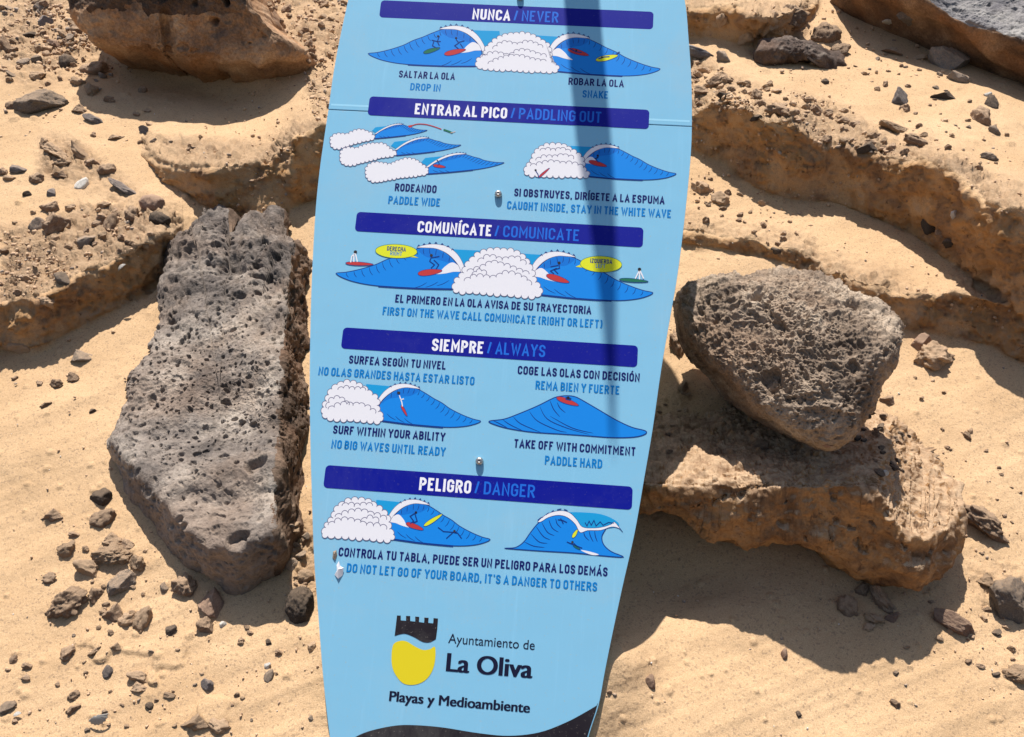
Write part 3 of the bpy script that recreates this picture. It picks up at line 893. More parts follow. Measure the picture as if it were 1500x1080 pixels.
# nose of the surfboard above the picture
top_l, top_r = lb[0], rb_[0]
ax = (top_l + top_r) / 2; hw = (top_r - top_l)[0] / 2
nose = []
for k in range(1, 13):
    u = k / 12
    w = hw * (1 - u ** 2.1)
    nose.append((ax[0] + 0.015 * u, ax[1] + 0.62 * u, w))
outL = [np.array([x - w, y]) for x, y, w in nose][::-1] + lb
outR = [np.array([x + w, y]) for x, y, w in nose][::-1] + rb_
SEAM = [tuple(B(470., 160.5)), tuple(B(1025., 186.5))]
def seam_y(x): 
    (x0, y0), (x1, y1) = SEAM
    return y0 + (y1 - y0) * (x - x0) / (x1 - x0)
def cut(side, above):
    out = []
    for i in range(len(side) - 1):
        a, b = side[i], side[i + 1]
        fa = a[1] - seam_y(a[0]); fb = b[1] - seam_y(b[0])
        if above:
            if fa >= 0: out.append(a)
            if fa >= 0 > fb:
                q = a + (b - a) * fa / (fa - fb)
                while len(out) > 1 and np.linalg.norm(out[-1] - q) < 0.006: out.pop()
                out.append(q)
        else:
            if fa >= 0 > fb: out.append(a + (b - a) * fa / (fa - fb))
            if fb < 0: out.append(b)
    return out
def slab(name, outline, z0, z1, mat, bevel=0.0006):
    import bmesh
    keep = [outline[0]]
    for p in outline[1:]:
        if np.linalg.norm(np.array(p) - np.array(keep[-1])) > 0.004: keep.append(p)
    if np.linalg.norm(np.array(keep[0]) - np.array(keep[-1])) < 0.004: keep.pop()
    outline = keep
    bm = bmesh.new()
    vs = [bm.verts.new((p[0], p[1], z1)) for p in outline]
    f = bm.faces.new(vs); f.normal_update()
    if f.normal.z < 0: f.normal_flip()
    r = bmesh.ops.extrude_face_region(bm, geom=[f])
    for v in r['geom']:
        if isinstance(v, bmesh.types.BMVert): v.co.z = z0
    bmesh.ops.recalc_face_normals(bm, faces=bm.faces)
    ed = [e for e in bm.edges if all(abs(v.co.z - z1) < 1e-6 for v in e.verts)]
    if bevel: bmesh.ops.bevel(bm, geom=ed, offset=bevel, segments=2, profile=0.6, affect='EDGES')
    me = bpy.data.meshes.new(name); bm.to_mesh(me); bm.free()
    return link(name, me, mat, sign)
gap = np.array([0, 0.0011])
def dense(side):
    return [np.array(p) for p in smooth_path(side, False, 5)]
uL, uR = cut(dense(outL), True), cut(dense(outR), True)
uL[-1] = uL[-1] + gap; uR[-1] = uR[-1] + gap
up_out = uL + uR[::-1][:-1]
slab('upper_panel', up_out, -0.012, 0.0, M['board_blue'])['label'] = 'upper light blue panel above the seam'
dL, dR = cut(dense(outL), False), cut(dense(outR), False)
slab('lower_panel', dL + dR[::-1], -0.012, -0.0002, M['board_blue'])
# lighter line just above the seam
Z = 0.00005
fl_ = Flat()
a, b = np.array(SEAM[0]), np.array(SEAM[1])
def edge_x(side, y):
    ys = [p[1] for p in side][::-1]; xs = [p[0] for p in side][::-1]
    return float(np.interp(y, ys, xs))
yl_ = seam_y(a[0]); 
p0 = np.array([edge_x(outL, a[1] + .008) + .003, 0]); p1 = np.array([edge_x(outR, b[1] + .008) - .003, 0])
for off, wd in ((0.0085, 0.0030),):
    fl_.strip([(p0[0], seam_y(p0[0]) + off), (p1[0], seam_y(p1[0]) + off)], wd, 'seampale', Z)
M['seampale'] = mat_flat('seam_edge_blue', (0.33, 0.66, 0.86))
fl_.build('seam_strip', sign)

# --- bars
def rrect(x0, y0, x1, y1, r, n=5):
    out = []
    for cx, cy, a0 in ((x1 - r, y1 - r, 0), (x0 + r, y1 - r, 90), (x0 + r, y0 + r, 180), (x1 - r, y0 + r, 270)):
        for k in range(n + 1):
            a = R(a0 + 90 * k / n); out.append((cx + r * math.cos(a), cy + r * math.sin(a)))
    return out
BARS = [[(558, 1.5), (957.5, 16.5), (956.5, 42), (555.5, 27)],
        [(541, 142), (951, 160.3), (950.6, 188), (538.8, 170)],
        [(522.5, 311.3), (942.4, 332.7), (941.8, 361.6), (519.8, 339.8)],
        [(503, 480.7), (934.3, 505.6), (933.7, 537), (499, 511.7)],
        [(477.3, 682.4), (926.5, 712), (926, 746), (473.2, 715.6)]]
for q in BARS:
    b4 = np.array(BL(q))
    f_ = Flat()
    x0 = (b4[0, 0] + b4[3, 0]) / 2; x1 = (b4[1, 0] + b4[2, 0]) / 2
    y1 = (b4[0, 1] + b4[1, 1]) / 2; y0 = (b4[2, 1] + b4[3, 1]) / 2
    f_.poly(rrect(x0, y0, x1, y1, 0.0055), 'navy', 0.00008)
    f_.build('heading_bar', sign)

# --- condensed sign lettering drawn as strokes
def arcs(pts, rad, closed):
    """round the corners marked r"""
    out = []; n = len(pts)
    for i, p in enumerate(pts):
        x, y = p[0], p[1]
        rr = len(p) > 2 and p[2]
        if not rr or (not closed and i in (0, n - 1)):
            out.append(np.array([x, y])); continue
        a = np.array(pts[i - 1][:2], float); b = np.array([x, y], float); c = np.array(pts[(i + 1) % n][:2], float)
        la = np.linalg.norm(a - b); lc = np.linalg.norm(c - b)
        q = min(rad, la * 0.5 if (len(pts[i - 1]) > 2 and pts[i - 1][2]) else la, lc * 0.5 if (len(pts[(i + 1) % n]) > 2 and pts[(i + 1) % n][2]) else lc)
        s0 = b + (a - b) / la * q; s1 = b + (c - b) / lc * q
        for k in range(6):
            t = k / 5
            out.append((1 - t) ** 2 * s0 + 2 * t * (1 - t) * b + t * t * s1 if False else b + (s0 - b) * (1 - math.sin(t * math.pi / 2)) + (s1 - b) * (1 - math.cos(t * math.pi / 2)))
    return out
r1 = 1
G = {  # width, strokes [(closed, pts)]
 'A': (.56, [(0, [(0, 0), (.5, 1), (1, 0)]), (0, [(.2, .28), (.8, .28)])]),
 'B': (.50, [(1, [(0, 0), (0, 1), (.93, 1, 1), (.93, .53, 1), (0, .53)]), (0, [(0, .53), (1, .53, 1), (1, 0, 1), (0, 0)])]),
 'C': (.50, [(0, [(1, .70), (1, 1, 1), (0, 1, 1), (0, 0, 1), (1, 0, 1), (1, .30)])]),
 'D': (.50, [(1, [(0, 0), (0, 1), (1, 1, 1), (1, 0, 1)])]),
 'E': (.44, [(0, [(1, 1), (0, 1), (0, 0), (1, 0)]), (0, [(0, .52), (.85, .52)])]),
 'F': (.43, [(0, [(1, 1), (0, 1), (0, 0)]), (0, [(0, .50), (.85, .50)])]),
 'G': (.50, [(0, [(1, .70), (1, 1, 1), (0, 1, 1), (0, 0, 1), (1, 0, 1), (1, .48), (.5, .48)])]),
 'H': (.50, [(0, [(0, 0), (0, 1)]), (0, [(1, 0), (1, 1)]), (0, [(0, .52), (1, .52)])]),
 'I': (.0, [(0, [(0, 0), (0, 1)])]),
 'K': (.52, [(0, [(0, 0), (0, 1)]), (0, [(1, 1), (.05, .38)]), (0, [(.32, .58), (1, 0)])]),
 'L': (.42, [(0, [(0, 1), (0, 0), (1, 0)])]),
 'M': (.66, [(0, [(0, 0), (0, 1), (.5, .32), (1, 1), (1, 0)])]),
 'N': (.52, [(0, [(0, 0), (0, 1), (1, 0), (1, 1)])]),
 'O': (.50, [(1, [(0, 0, 1), (0, 1, 1), (1, 1, 1), (1, 0, 1)])]),
 'P': (.50, [(0, [(0, 0), (0, 1), (1, 1, 1), (1, .45, 1), (0, .45)])]),
 'Q': (.50, [(1, [(0, 0, 1), (0, 1, 1), (1, 1, 1), (1, 0, 1)]), (0, [(.6, .2), (1, 0)])]),
 'R': (.50, [(0, [(0, 0), (0, 1), (1, 1, 1), (1, .48, 1), (0, .48)]), (0, [(.5, .48), (1, 0)])]),
 'S': (.48, [(0, [(1, .74), (1, 1, 1), (0, 1, 1), (0, .54, 1), (1, .47, 1), (1, 0, 1), (0, 0, 1), (0, .26)])]),
 'T': (.48, [(0, [(0, 1), (1, 1)]), (0, [(.5, 1), (.5, 0)])]),
 'U': (.50, [(0, [(0, 1), (0, 0, 1), (1, 0, 1), (1, 1)])]),
 'V': (.54, [(0, [(0, 1), (.5, 0), (1, 1)])]),
 'W': (.78, [(0, [(0, 1), (.26, 0), (.5, .85), (.74, 0), (1, 1)])]),
 'Y': (.54, [(0, [(0, 1), (.5, .45), (1, 1)]), (0, [(.5, .45), (.5, 0)])]),
 'Z': (.46, [(0, [(0, 1), (1, 1), (0, 0), (1, 0)])]),
 '/': (.30, [(0, [(0, -.04), (1, 1.04)])]),
 ',': (.15, [(0, [(0.25, .09), (0, -.20)])]),
 '(': (.24, [(0, [(1, 1.08), (.25, .92), (0, .6), (0, .4), (.25, .08), (1, -.08)])]),
 ')': (.24, [(0, [(0, 1.08), (.75, .92), (1, .6), (1, .4), (.75, .08), (0, -.08)])]),
 "´": (.10, [(0, [(0, .80), (1, 1.0)])]),
}
ACC = {'Á': 'A', 'É': 'E', 'Í': 'I', 'Ó': 'O', 'Ú': 'U'}
def lettering(txt, p0, p1, cap, ink, weight=0.178, z=0.00015, name='lettering', gapw=0.125, space=0.24):
    b0 = B(float(p0[0]), float(p0[1])); b1 = B(float(p1[0]), float(p1[1]))
    y0 = (b0[1] + b1[1]) / 2
    mx, my = (p0[0] + p1[0]) / 2, (p0[1] + p1[1]) / 2
    h = B(mx, my - cap)[1] - B(mx, my)[1]
    sw = weight * h
    x0, x1 = b0[0], b1[0]
    fixed = 0; flex = 0
    for ch in txt:
        if ch == ' ': flex += space; continue
        g = G[ACC.get(ch, ch)]
        flex += max(g[0] - weight * 0.6, 0) + gapw; fixed += sw
    flex -= gapw
    k = (x1 - x0 - fixed) / flex                   # metres per unit
    fl = Flat(); x = x0; zi = 0
    for ch in txt:
        if ch == ' ': x += space * k; continue
        base = ACC.get(ch, ch)
        gw, strokes = G[base]
        w = max(gw - weight * 0.6, 0) * k           # centreline width
        for closed, pts in strokes:
            P = [(x + sw / 2 + p[0] * w, y0 + sw / 2 + p[1] * (h - sw)) + ((1,) if len(p) > 2 else ()) for p in pts]
            path = arcs(P, w if ch in '()' else (min(w * 0.62, h * 0.26) if w > 0 else 0), bool(closed))
            if not closed and base not in '(),':
                for e, nb in ((0, 1), (-1, -2)):
                    if pts[e][1] in (0, 1) and pts[e][1] != pts[nb][1]:
                        d = path[e] - path[nb]; d = d / (np.linalg.norm(d) + 1e-12)
                        path[e] = path[e] + d * sw / 2
                    elif pts[e][1] in (0, 1):
                        d = path[e] - path[nb]; d = d / (np.linalg.norm(d) + 1e-12)
                        path[e] = path[e] + d * sw * 0.3
            fl.strip(path, sw, ink, z + 0.00002 * (zi % 3), bool(closed)); zi += 1
        if ch in ACC:
            cx = x + sw / 2 + w * 0.5
            fl.strip([(cx - sw * .2, y0 + h * 1.08), (cx + sw * .75, y0 + h * 1.25)], sw * 0.8, ink, z)
        x += sw + w + gapw * k
    return fl.build(name, sign)

T_ = lettering
HW = 0.19
T_('NUNCA', (691.5, 28.6), (747, 30.6), 15.5, 'white', HW)
T_('/ NEVER', (752, 31), (817.5, 33.2), 15.8, 'barblue', 0.15)
T_('SALTAR LA OLA', (584, 113.4), (666, 117.7), 10.3, 'ink')
T_('DROP IN', (600.5, 132.4), (645, 134.4), 10.6, 'cyan')
T_('ROBAR LA OLA', (832.4, 124.6), (913.7, 127.9), 10.6, 'ink')
T_('SNAKE', (853, 143), (890.5, 145), 11, 'cyan')
T_('ENTRAR AL PICO', (607, 168), (742.3, 173.6), 16, 'white', HW)
T_('/ PADDLING OUT', (747.5, 174.4), (880.7, 179.6), 16.2, 'barblue', 0.15)
T_('RODEANDO', (578, 279.8), (639, 282.8), 11.2, 'ink')
T_('PADDLE WIDE', (568.3, 298.5), (644.3, 302.6), 11.6, 'cyan')
T_('SI OBSTRUYES, DIRÍGETE A LA ESPUMA', (752.8, 289), (973.4, 297.5), 11.3, 'ink')
T_('CAUGHT INSIDE, STAY IN THE WHITE WAVE', (742.2, 307.7), (983, 317.8), 11.8, 'cyan')
T_('COMUNÍCATE', (611, 340), (719.6, 346.8), 16.6, 'white', HW)
T_('/ COMUNICATE', (724, 347.3), (848, 353), 17, 'barblue', 0.15)
T_('EL PRIMERO EN LA OLA AVISA DE SU TRAYECTORIA', (578.5, 444), (866, 459.3), 11.6, 'ink')
T_('FIRST ON THE WAVE CALL COMUNICATE (RIGHT OR LEFT)', (560, 461.4), (882.3, 480.7), 12, 'cyan')
T_('SIEMPRE', (632, 514.3), (707.8, 518.4), 18, 'white', HW)
T_('/ ALWAYS', (713, 519), (798.3, 523), 18, 'barblue', 0.15)
T_('SURFEA SEGÚN TU NIVEL', (510.7, 532), (652.8, 541.8), 11.8, 'ink')
T_('NO OLAS GRANDES HASTA ESTAR LISTO', (465.9, 549.9), (694.6, 563.7), 12.2, 'cyan')
T_('COGE LAS OLAS CON DECISIÓN', (758, 548.9), (936.9, 558.5), 12.2, 'ink')
T_('REMA BIEN Y FUERTE', (784.1, 570.3), (907.3, 578), 12.6, 'cyan')
T_('SURF WITHIN YOUR ABILITY', (487.3, 635.8), (651.8, 645.6), 12.2, 'ink')
T_('NO BIG WAVES UNTIL READY', (484.8, 657.8), (652.2, 667), 12.6, 'cyan')
T_('TAKE OFF WITH COMMITMENT', (752.5, 655.8), (930.8, 667.4), 12.4, 'ink')
T_('PADDLE HARD', (797.8, 680.2), (881.9, 686.4), 13, 'cyan')
T_('PELIGRO', (613.5, 718.3), (689.5, 723.2), 19, 'white', HW)
T_('/ DANGER', (694.6, 723.6), (783, 729.3), 19, 'barblue', 0.15)
T_('CONTROLA TU TABLA, PUEDE SER UN PELIGRO PARA LOS DEMÁS', (495.4, 815), (889.8, 844), 13, 'ink')
T_('DO NOT LET GO OF YOUR BOARD, IT´S A DANGER TO OTHERS', (507.2, 838.9), (874.5, 865.7), 13.2, 'cyan')

def helv(txt, p0, p1, cap, ink, offset, z=0.00012):
    cu = bpy.data.curves.new('lettering', 'FONT'); cu.body = txt; cu.fill_mode = 'FRONT'
    o = bpy.data.objects.new('lettering', cu); COL.objects.link(o)
    dg = bpy.context.evaluated_depsgraph_get(); dg.update()
    me = bpy.data.meshes.new_from_object(o.evaluated_get(dg))
    bpy.data.objects.remove(o)
    co = np.zeros(len(me.vertices) * 3); me.vertices.foreach_get('co', co); co = co.reshape(-1, 3)
    b0 = B(float(p0[0]), float(p0[1])); b1 = B(float(p1[0]), float(p1[1]))
    mx, my = (p0[0] + p1[0]) / 2, (p0[1] + p1[1]) / 2
    h = B(mx, my - cap)[1] - B(mx, my)[1]
    sx = (b1[0] - b0[0]) / (co[:, 0].max() - co[:, 0].min())
    sy = h / 0.729
    co[:, 0] = b0[0] + (co[:, 0] - co[:, 0].min()) * sx
    co[:, 1] = (b0[1] + b1[1]) / 2 + co[:, 1] * sy
    co[:, 2] = z
    polys = [list(p.vertices) for p in me.polygons]
    bpy.data.meshes.remove(me)
    offs = [0.0] if offset == 0 else [(k - 1.5) / 1.5 * offset * sy * 0.6 for k in range(4)]
    V_, F_ = [], []
    for k, dx in enumerate(offs):
        q = co + np.array([dx, (k % 2) * 0.00015, k * 0.00002]); n0 = len(V_)
        V_ += [tuple(p) for p in q]; F_ += [[i + n0 for i in f] for f in polys]
    me = bpy.data.meshes.new('lettering'); me.from_pydata(V_, [], F_); me.materials.append(M[ink]); me.update()
    return link('lettering', me, None, sign)
helv('Ayuntamiento de', (656.3, 942.5), (783, 951.6), 14.8, 'logoink', 0.0)
helv('La Oliva', (654.2, 983), (778.4, 993.8), 28.5, 'logoink', 0.06)
helv('Playas y Medioambiente', (570.3, 1027), (775.4, 1044), 15.5, 'logoink', 0.06)

# --- municipal crest
def O(ox, oy, pts, k=4.91): return [(ox + x / k, oy + y / k) for x, y in pts]
cr_ = Flat()
tower = [(695, 205), (722, 206), (722, 240), (760, 243), (760, 208), (790, 209), (790, 245), (826, 249), (826, 213), (855, 215), (853, 252), (890, 257), (892, 220), (922, 222), (920, 258), (955, 262), (958, 224), (990, 227), (985, 300), (975, 375)]
tower += [tuple(p) for p in smooth_path([(975, 375), (930, 398), (880, 395), (820, 362), (760, 338), (720, 340), (678, 352)], False, 5)][1:]
cr_.poly(BL(O(440, 860, tower)), 'black', 0.00012)
shield = smooth_path([(668, 415), (715, 388), (765, 392), (820, 425), (880, 452), (930, 448), (968, 432), (970, 520), (950, 600), (910, 660), (855, 695), (790, 705), (735, 690), (690, 640), (662, 580), (655, 500)], True, 5)
cr_.poly(BL(O(440, 860, shield)), 'crestyellow', 0.00012)
cr_.build('crest', sign)
# --- black tail with a wavy top
tl_ = smooth_path([(505, 1092), (522, 1079), (545, 1070), (580, 1063), (610, 1062.5), (650, 1066), (700, 1074), (745, 1078), (790, 1073), (830, 1058), (860, 1042), (880, 1030)], False, 5)
tl_b = [np.array(B(float(p[0]), float(p[1]))) for p in tl_]
def on_edge(side, y, inset):
    return np.array([edge_x(side, y) + inset, y])
ylow = B(640., 1190.)[1]
poly = []
for p in tl_b:
    xl = edge_x(dense(outL), p[1]) + .0015; xr = edge_x(dense(outR), p[1]) - .0015
    poly.append((min(max(p[0], xl), xr), p[1]))
for k in range(1, 14):
    y = poly[-1][1] if k == 1 else y
    y = tl_b[-1][1] + (ylow - tl_b[-1][1]) * k / 13
    poly.append((edge_x(dense(outR), y) - .0015, y))
y_start = tl_b[0][1]
for k in range(0, 8):
    y = ylow + (y_start - ylow) * k / 8
    poly.append((edge_x(dense(outL), y) + .0015, y))
tf = Flat(); tf.poly(poly, 'black', 0.00010); tf.build('black_tail', sign)
# ------------------------------------------------------------------ printed pictures
CANA = [(o_[0], o_[1]) for o_ in O(440, 330, [(258, 350), (1095, 462), (980, 165)])]
def affine(src, dst):
    S = np.array([[*p, 1] for p in src]); D = np.array(dst)
    return np.linalg.solve(S, D)
CB = BL(CANA)
def mapper(ox, oy, tri):
    A_ = affine(CB, BL(O(ox, oy, tri)))
    def f(pts, smooth=True, closed=True, n=4):
        b = BL(O(440, 330, pts))
        if smooth: b = smooth_path(b, closed, n)
        return [tuple(np.array([p[0], p[1], 1]) @ A_) for p in b]
    f.scale = abs(np.linalg.det(A_[:2])) ** 0.5
    return f
ZP = 0.0001
def half_wave(par, ox, oy, tri, teal=True, splash=True, hatch=True, dark=False):
    f = mapper(ox, oy, tri)
    lw = 0.0011 * (0.5 + 0.5 * f.scale)
    w = Flat()
    if teal:
        w.poly(f([(1060, 172), (1180, 178), (1310, 184), (1310, 260), (1180, 330), (1100, 330)], False), 'teal', ZP)
    body = [(258, 350), (270, 343), (330, 338), (430, 317), (540, 284), (620, 248), (700, 222), (760, 198), (840, 170), (900, 160), (980, 166), (1050, 203), (1110, 260), (1150, 330), (1148, 385), (1118, 425), (1095, 462), (900, 458), (700, 449), (500, 430), (370, 403), (290, 372)]
    bp = f(body)
    w.poly(bp, 'wave', ZP + .00003)
    w.strip(bp, lw, 'line', ZP + .00006, True)
    # deeper blue under the lip
    w.poly(f([(845, 178), (900, 168), (975, 174), (1045, 210), (1100, 262), (1138, 322), (1090, 280), (1035, 262), (960, 240), (900, 225)]), 'lineblue', ZP + .00005)
    w.strip(f([(560, 440), (700, 449), (860, 457), (960, 459), (1092, 461)], True, False), lw * 2.2, 'line', ZP + .00007)
    if hatch:
        for x, y, l in ((330, 342, 34), (385, 330, 46), (440, 318, 54), (495, 302, 58), (545, 286, 60), (590, 266, 60), (640, 246, 58), (690, 228, 50), (740, 210, 44), (790, 192, 40), (840, 175, 40), (885, 168, 42), (930, 168, 44), (980, 172, 46), (1030, 194, 44), (1075, 226, 40)):
            dx = 0.35 if x < 820 else (0.0 if x < 960 else -0.3)
            w.strip(f([(x, y), (x + l * dx * .4, y + l * .6), (x + l * dx + 6, y + l)], True, False, 3), lw * 0.8, 'line', ZP + .00008, taper=True)
        for x, y in ((880, 430), (960, 425), (1040, 415)):
            w.strip(f([(x - 60, y + 22), (x - 10, y + 6), (x + 30, y - 18)], True, False, 3), lw * 0.8, 'line', ZP + .00008, taper=True)
    w.build('wave_picture', par)
    q = Flat()
    lip = [(838, 160), (900, 142), (970, 137), (1050, 152), (1110, 190), (1150, 238), (1178, 298), (1192, 348), (1160, 345), (1138, 292), (1092, 235), (1038, 194), (970, 168), (900, 163)]
    lp = f(lip)
    q.poly(lp, 'foam', ZP + .00010); q.strip(lp, lw * 0.5, 'greyline', ZP + .00012, True)
    if splash:
        q.poly(f([(972, 352), (1008, 330), (1040, 298), (1092, 268), (1142, 296), (1158, 332), (1100, 336), (1040, 348)]), 'foam', ZP + .00011)
    for x, y in ((852, 148), (890, 138), (930, 130), (975, 128), (1020, 137), (1062, 153), (1095, 175)):
        q.strip(f([(x - 9, y + 6), (x, y - 5), (x + 9, y + 5)], False, False), lw * 0.9, 'line', ZP + .00012)
    q.build('wave_lip', par)
    return f
M['lineblue'] = mat_flat('deep_wave_blue', (0.008, 0.17, 0.62), wear=False)

def scallop(pts, size, closed=True, amp=0.42):
    """bumpy outline along a path in board metres"""
    P = smooth_path(pts, closed, 4)
    if closed: P = P + [P[0]]
    P = np.array(P); seg = np.linalg.norm(np.diff(P, axis=0), axis=1); L = np.concatenate([[0], np.cumsum(seg)])
    n = max(2, int(round(L[-1] / size)))
    area = 0.5 * np.sum(P[:-1, 0] * P[1:, 1] - P[1:, 0] * P[:-1, 1])
    sgn = -1 if area > 0 else 1
    if not closed: sgn = 1 if P[-1, 0] >= P[0, 0] else -1
    out = []
    for k in range(n):
        s0, s1 = L[-1] * k / n, L[-1] * (k + 1) / n
        a = np.array([np.interp(s0, L, P[:, 0]), np.interp(s0, L, P[:, 1])]); b = np.array([np.interp(s1, L, P[:, 0]), np.interp(s1, L, P[:, 1])])
        d = b - a; nn = np.array([-d[1], d[0]]) * sgn
        am = amp * (0.8 + 0.4 * ((k * 7919) % 5) / 4)
        for j in range(6):
            t = j / 6
            out.append(a + d * (0.5 - 0.5 * math.cos(math.pi * t)) + nn * am * math.sin(math.pi * t))
    if not closed: out.append(P[-1])
    return [tuple(p) for p in out]
def cloud(par, pts, inner, size=0.0095, z=0.00024):
    c = Flat(); b = BL(pts)
    sc = scallop(b, size)
    c.poly(sc, 'foam', z); c.strip(sc, 0.0008, 'greyline', z + .00003, True)
    for ln in inner:
        c.strip(scallop(BL(ln), size * 0.95, False, 0.45), 0.00085, 'greyline', z + .00004)
    c.build('foam_cloud', par)
def surfer(par, pts_px, board_px, board_ink, ink='line', head=None, hr=0.0016, lw=0.0014, bw=None, k=4.91, z=0.00032):
    s = Flat()
    (x0, y0), (x1, y1) = BL(board_px)
    L = math.hypot(x1 - x0, y1 - y0); an = math.atan2(y1 - y0, x1 - x0); hb = bw or L * 0.13
    el = []
    for i in range(20):
        t = 2 * math.pi * i / 20
        u, v = math.cos(t) * L / 2, math.sin(t) * hb * (1 - 0.25 * math.cos(t))
        el.append(((x0 + x1) / 2 + u * math.cos(an) - v * math.sin(an), (y0 + y1) / 2 + u * math.sin(an) + v * math.cos(an)))
    s.poly(el, board_ink, z); s.strip(el, 0.0006, 'line', z + .00002, True)
    for ln in pts_px: s.strip(BL(ln), lw, ink, z + .00004)
    if head:
        hx, hy = BL([head])[0]
        s.poly([(hx + hr * math.cos(t), hy + hr * math.sin(t)) for t in np.linspace(0, 2 * math.pi, 11)[:-1]], 'black', z + .00006)
    s.build('surfer_figure', par)
def c1(pts): return O(440, 0, pts)
# picture group empties would add a level: everything hangs on the sign itself
# 1 two-sided wave
half_wave(sign, 440, 0, [(490, 390), (1262, 480), (1130, 212)])
half_wave(sign, 730, 0, [(1162, 500), (425, 517), (535, 268)])
cloud(sign, [(699, 98), (700, 87), (711, 82), (711, 72), (722, 62), (735, 54), (752, 50), (775, 51), (790, 58), (802, 66), (806, 80), (806, 90), (817, 98), (812, 105), (780, 104), (740, 102), (705, 100)],
      [[(722, 72), (740, 62), (755, 66), (775, 62), (795, 70)], [(706, 84), (725, 78), (745, 82), (765, 74), (800, 84)], [(715, 94), (735, 86), (755, 82), (780, 88), (800, 90)]], 0.0085)
surfer(sign, [O(440, 0, [(945, 290), (985, 300), (1000, 330)]), O(440, 0, [(960, 300), (950, 330), (985, 350)]), O(440, 0, [(1000, 260), (985, 300), (1010, 300)])], O(440, 0, [(885, 382), (1005, 345)]), 'green', head=O(440, 0, [(990, 262)])[0])
surfer(sign, [O(440, 0, [(1120, 285), (1140, 310), (1110, 330), (1140, 355)]), O(440, 0, [(1140, 305), (1180, 295)]), O(440, 0, [(1150, 315), (1170, 345)])], O(440, 0, [(1035, 392), (1190, 358)]), 'red', head=O(440, 0, [(1120, 275)])[0])
surfer(sign, [O(730, 0, [(510, 350), (560, 375), (600, 380)])], O(730, 0, [(500, 355), (650, 400)]), 'red', head=O(730, 0, [(560, 365)])[0], lw=0.002)
surfer(sign, [O(730, 0, [(720, 425), (760, 412), (800, 410)]), O(730, 0, [(845, 395), (872, 375)])], O(730, 0, [(700, 435), (860, 400)]), 'yellow', head=O(730, 0, [(745, 415)])[0], lw=0.002)
# 2 left: three small peeling waves
for tri, cl in (([(910, 153), (535, 213), (680, 115)], [(222, 250), (225, 205), (270, 180), (330, 185), (370, 170), (420, 150), (470, 160), (510, 180), (530, 210), (500, 220), (400, 240), (300, 275), (245, 280)]),
                ([(1152, 260), (690, 335), (850, 215)], [(290, 350), (300, 300), (340, 280), (410, 285), (470, 260), (540, 250), (610, 258), (640, 290), (685, 310), (680, 330), (560, 350), (430, 385), (350, 402), (300, 385)]),
                ([(1462, 387), (912, 468), (1105, 330)], [(475, 470), (480, 420), (520, 390), (580, 388), (640, 405), (690, 380), (760, 360), (830, 370), (870, 400), (910, 435), (910, 465), (800, 480), (650, 500), (550, 522), (495, 505)])):
    half_wave(sign, 440, 160, tri, splash=False)
    cloud(sign, O(440, 160, cl), [], 0.006)
surfer(sign, [O(440, 160, [(990, 375), (1000, 395), (985, 410)])], O(440, 160, [(955, 405), (1045, 418)]), 'red', head=O(440, 160, [(985, 370)])[0], hr=.001, lw=.001)
rl = Flat()
rl.strip(smooth_path(BL(O(440, 160, [(785, 125), (840, 108), (900, 110), (960, 125), (1015, 145)]))), 0.0013, 'red', 0.0002)
rl.poly(BL(O(440, 160, [(775, 118), (805, 115), (800, 132), (780, 132)])), 'red', 0.00022)
rl.strip(BL(O(440, 160, [(1030, 148), (1060, 158), (1095, 172)])), 0.0026, 'green', 0.0002); rl.strip(BL(O(440, 160, [(1080, 172), (1115, 162)])), 0.001, 'skin', 0.00022)
rl.build('paddle_route', sign)
# 2 right
half_wave(sign, 730, 160, [(1277, 468), (640, 486), (765, 275)])
cloud(sign, O(730, 160, [(190, 450), (205, 410), (240, 390), (255, 330), (290, 285), (340, 262), (400, 258), (470, 260), (520, 290), (570, 330), (610, 360), (610, 430), (648, 460), (640, 485), (560, 482), (450, 480), (300, 478), (210, 470)]),
      [O(730, 160, q) for q in ([(300, 300), (350, 290), (400, 305), (450, 285), (520, 310)], [(270, 370), (330, 345), (400, 350), (470, 330), (540, 360)], [(230, 410), (300, 400), (370, 380), (450, 390), (560, 400), (610, 425)])], 0.0085)
surfer(sign, [O(730, 160, [(265, 440), (285, 470), (290, 492)])], O(730, 160, [(290, 492), (368, 425)]), 'red', head=O(730, 160, [(268, 440)])[0], bw=.0016)
surfer(sign, [O(730, 160, [(720, 340), (700, 360), (720, 385)]), O(730, 160, [(690, 355), (720, 350)])], O(730, 160, [(650, 375), (780, 412)]), 'red', head=O(730, 160, [(715, 335)])[0])
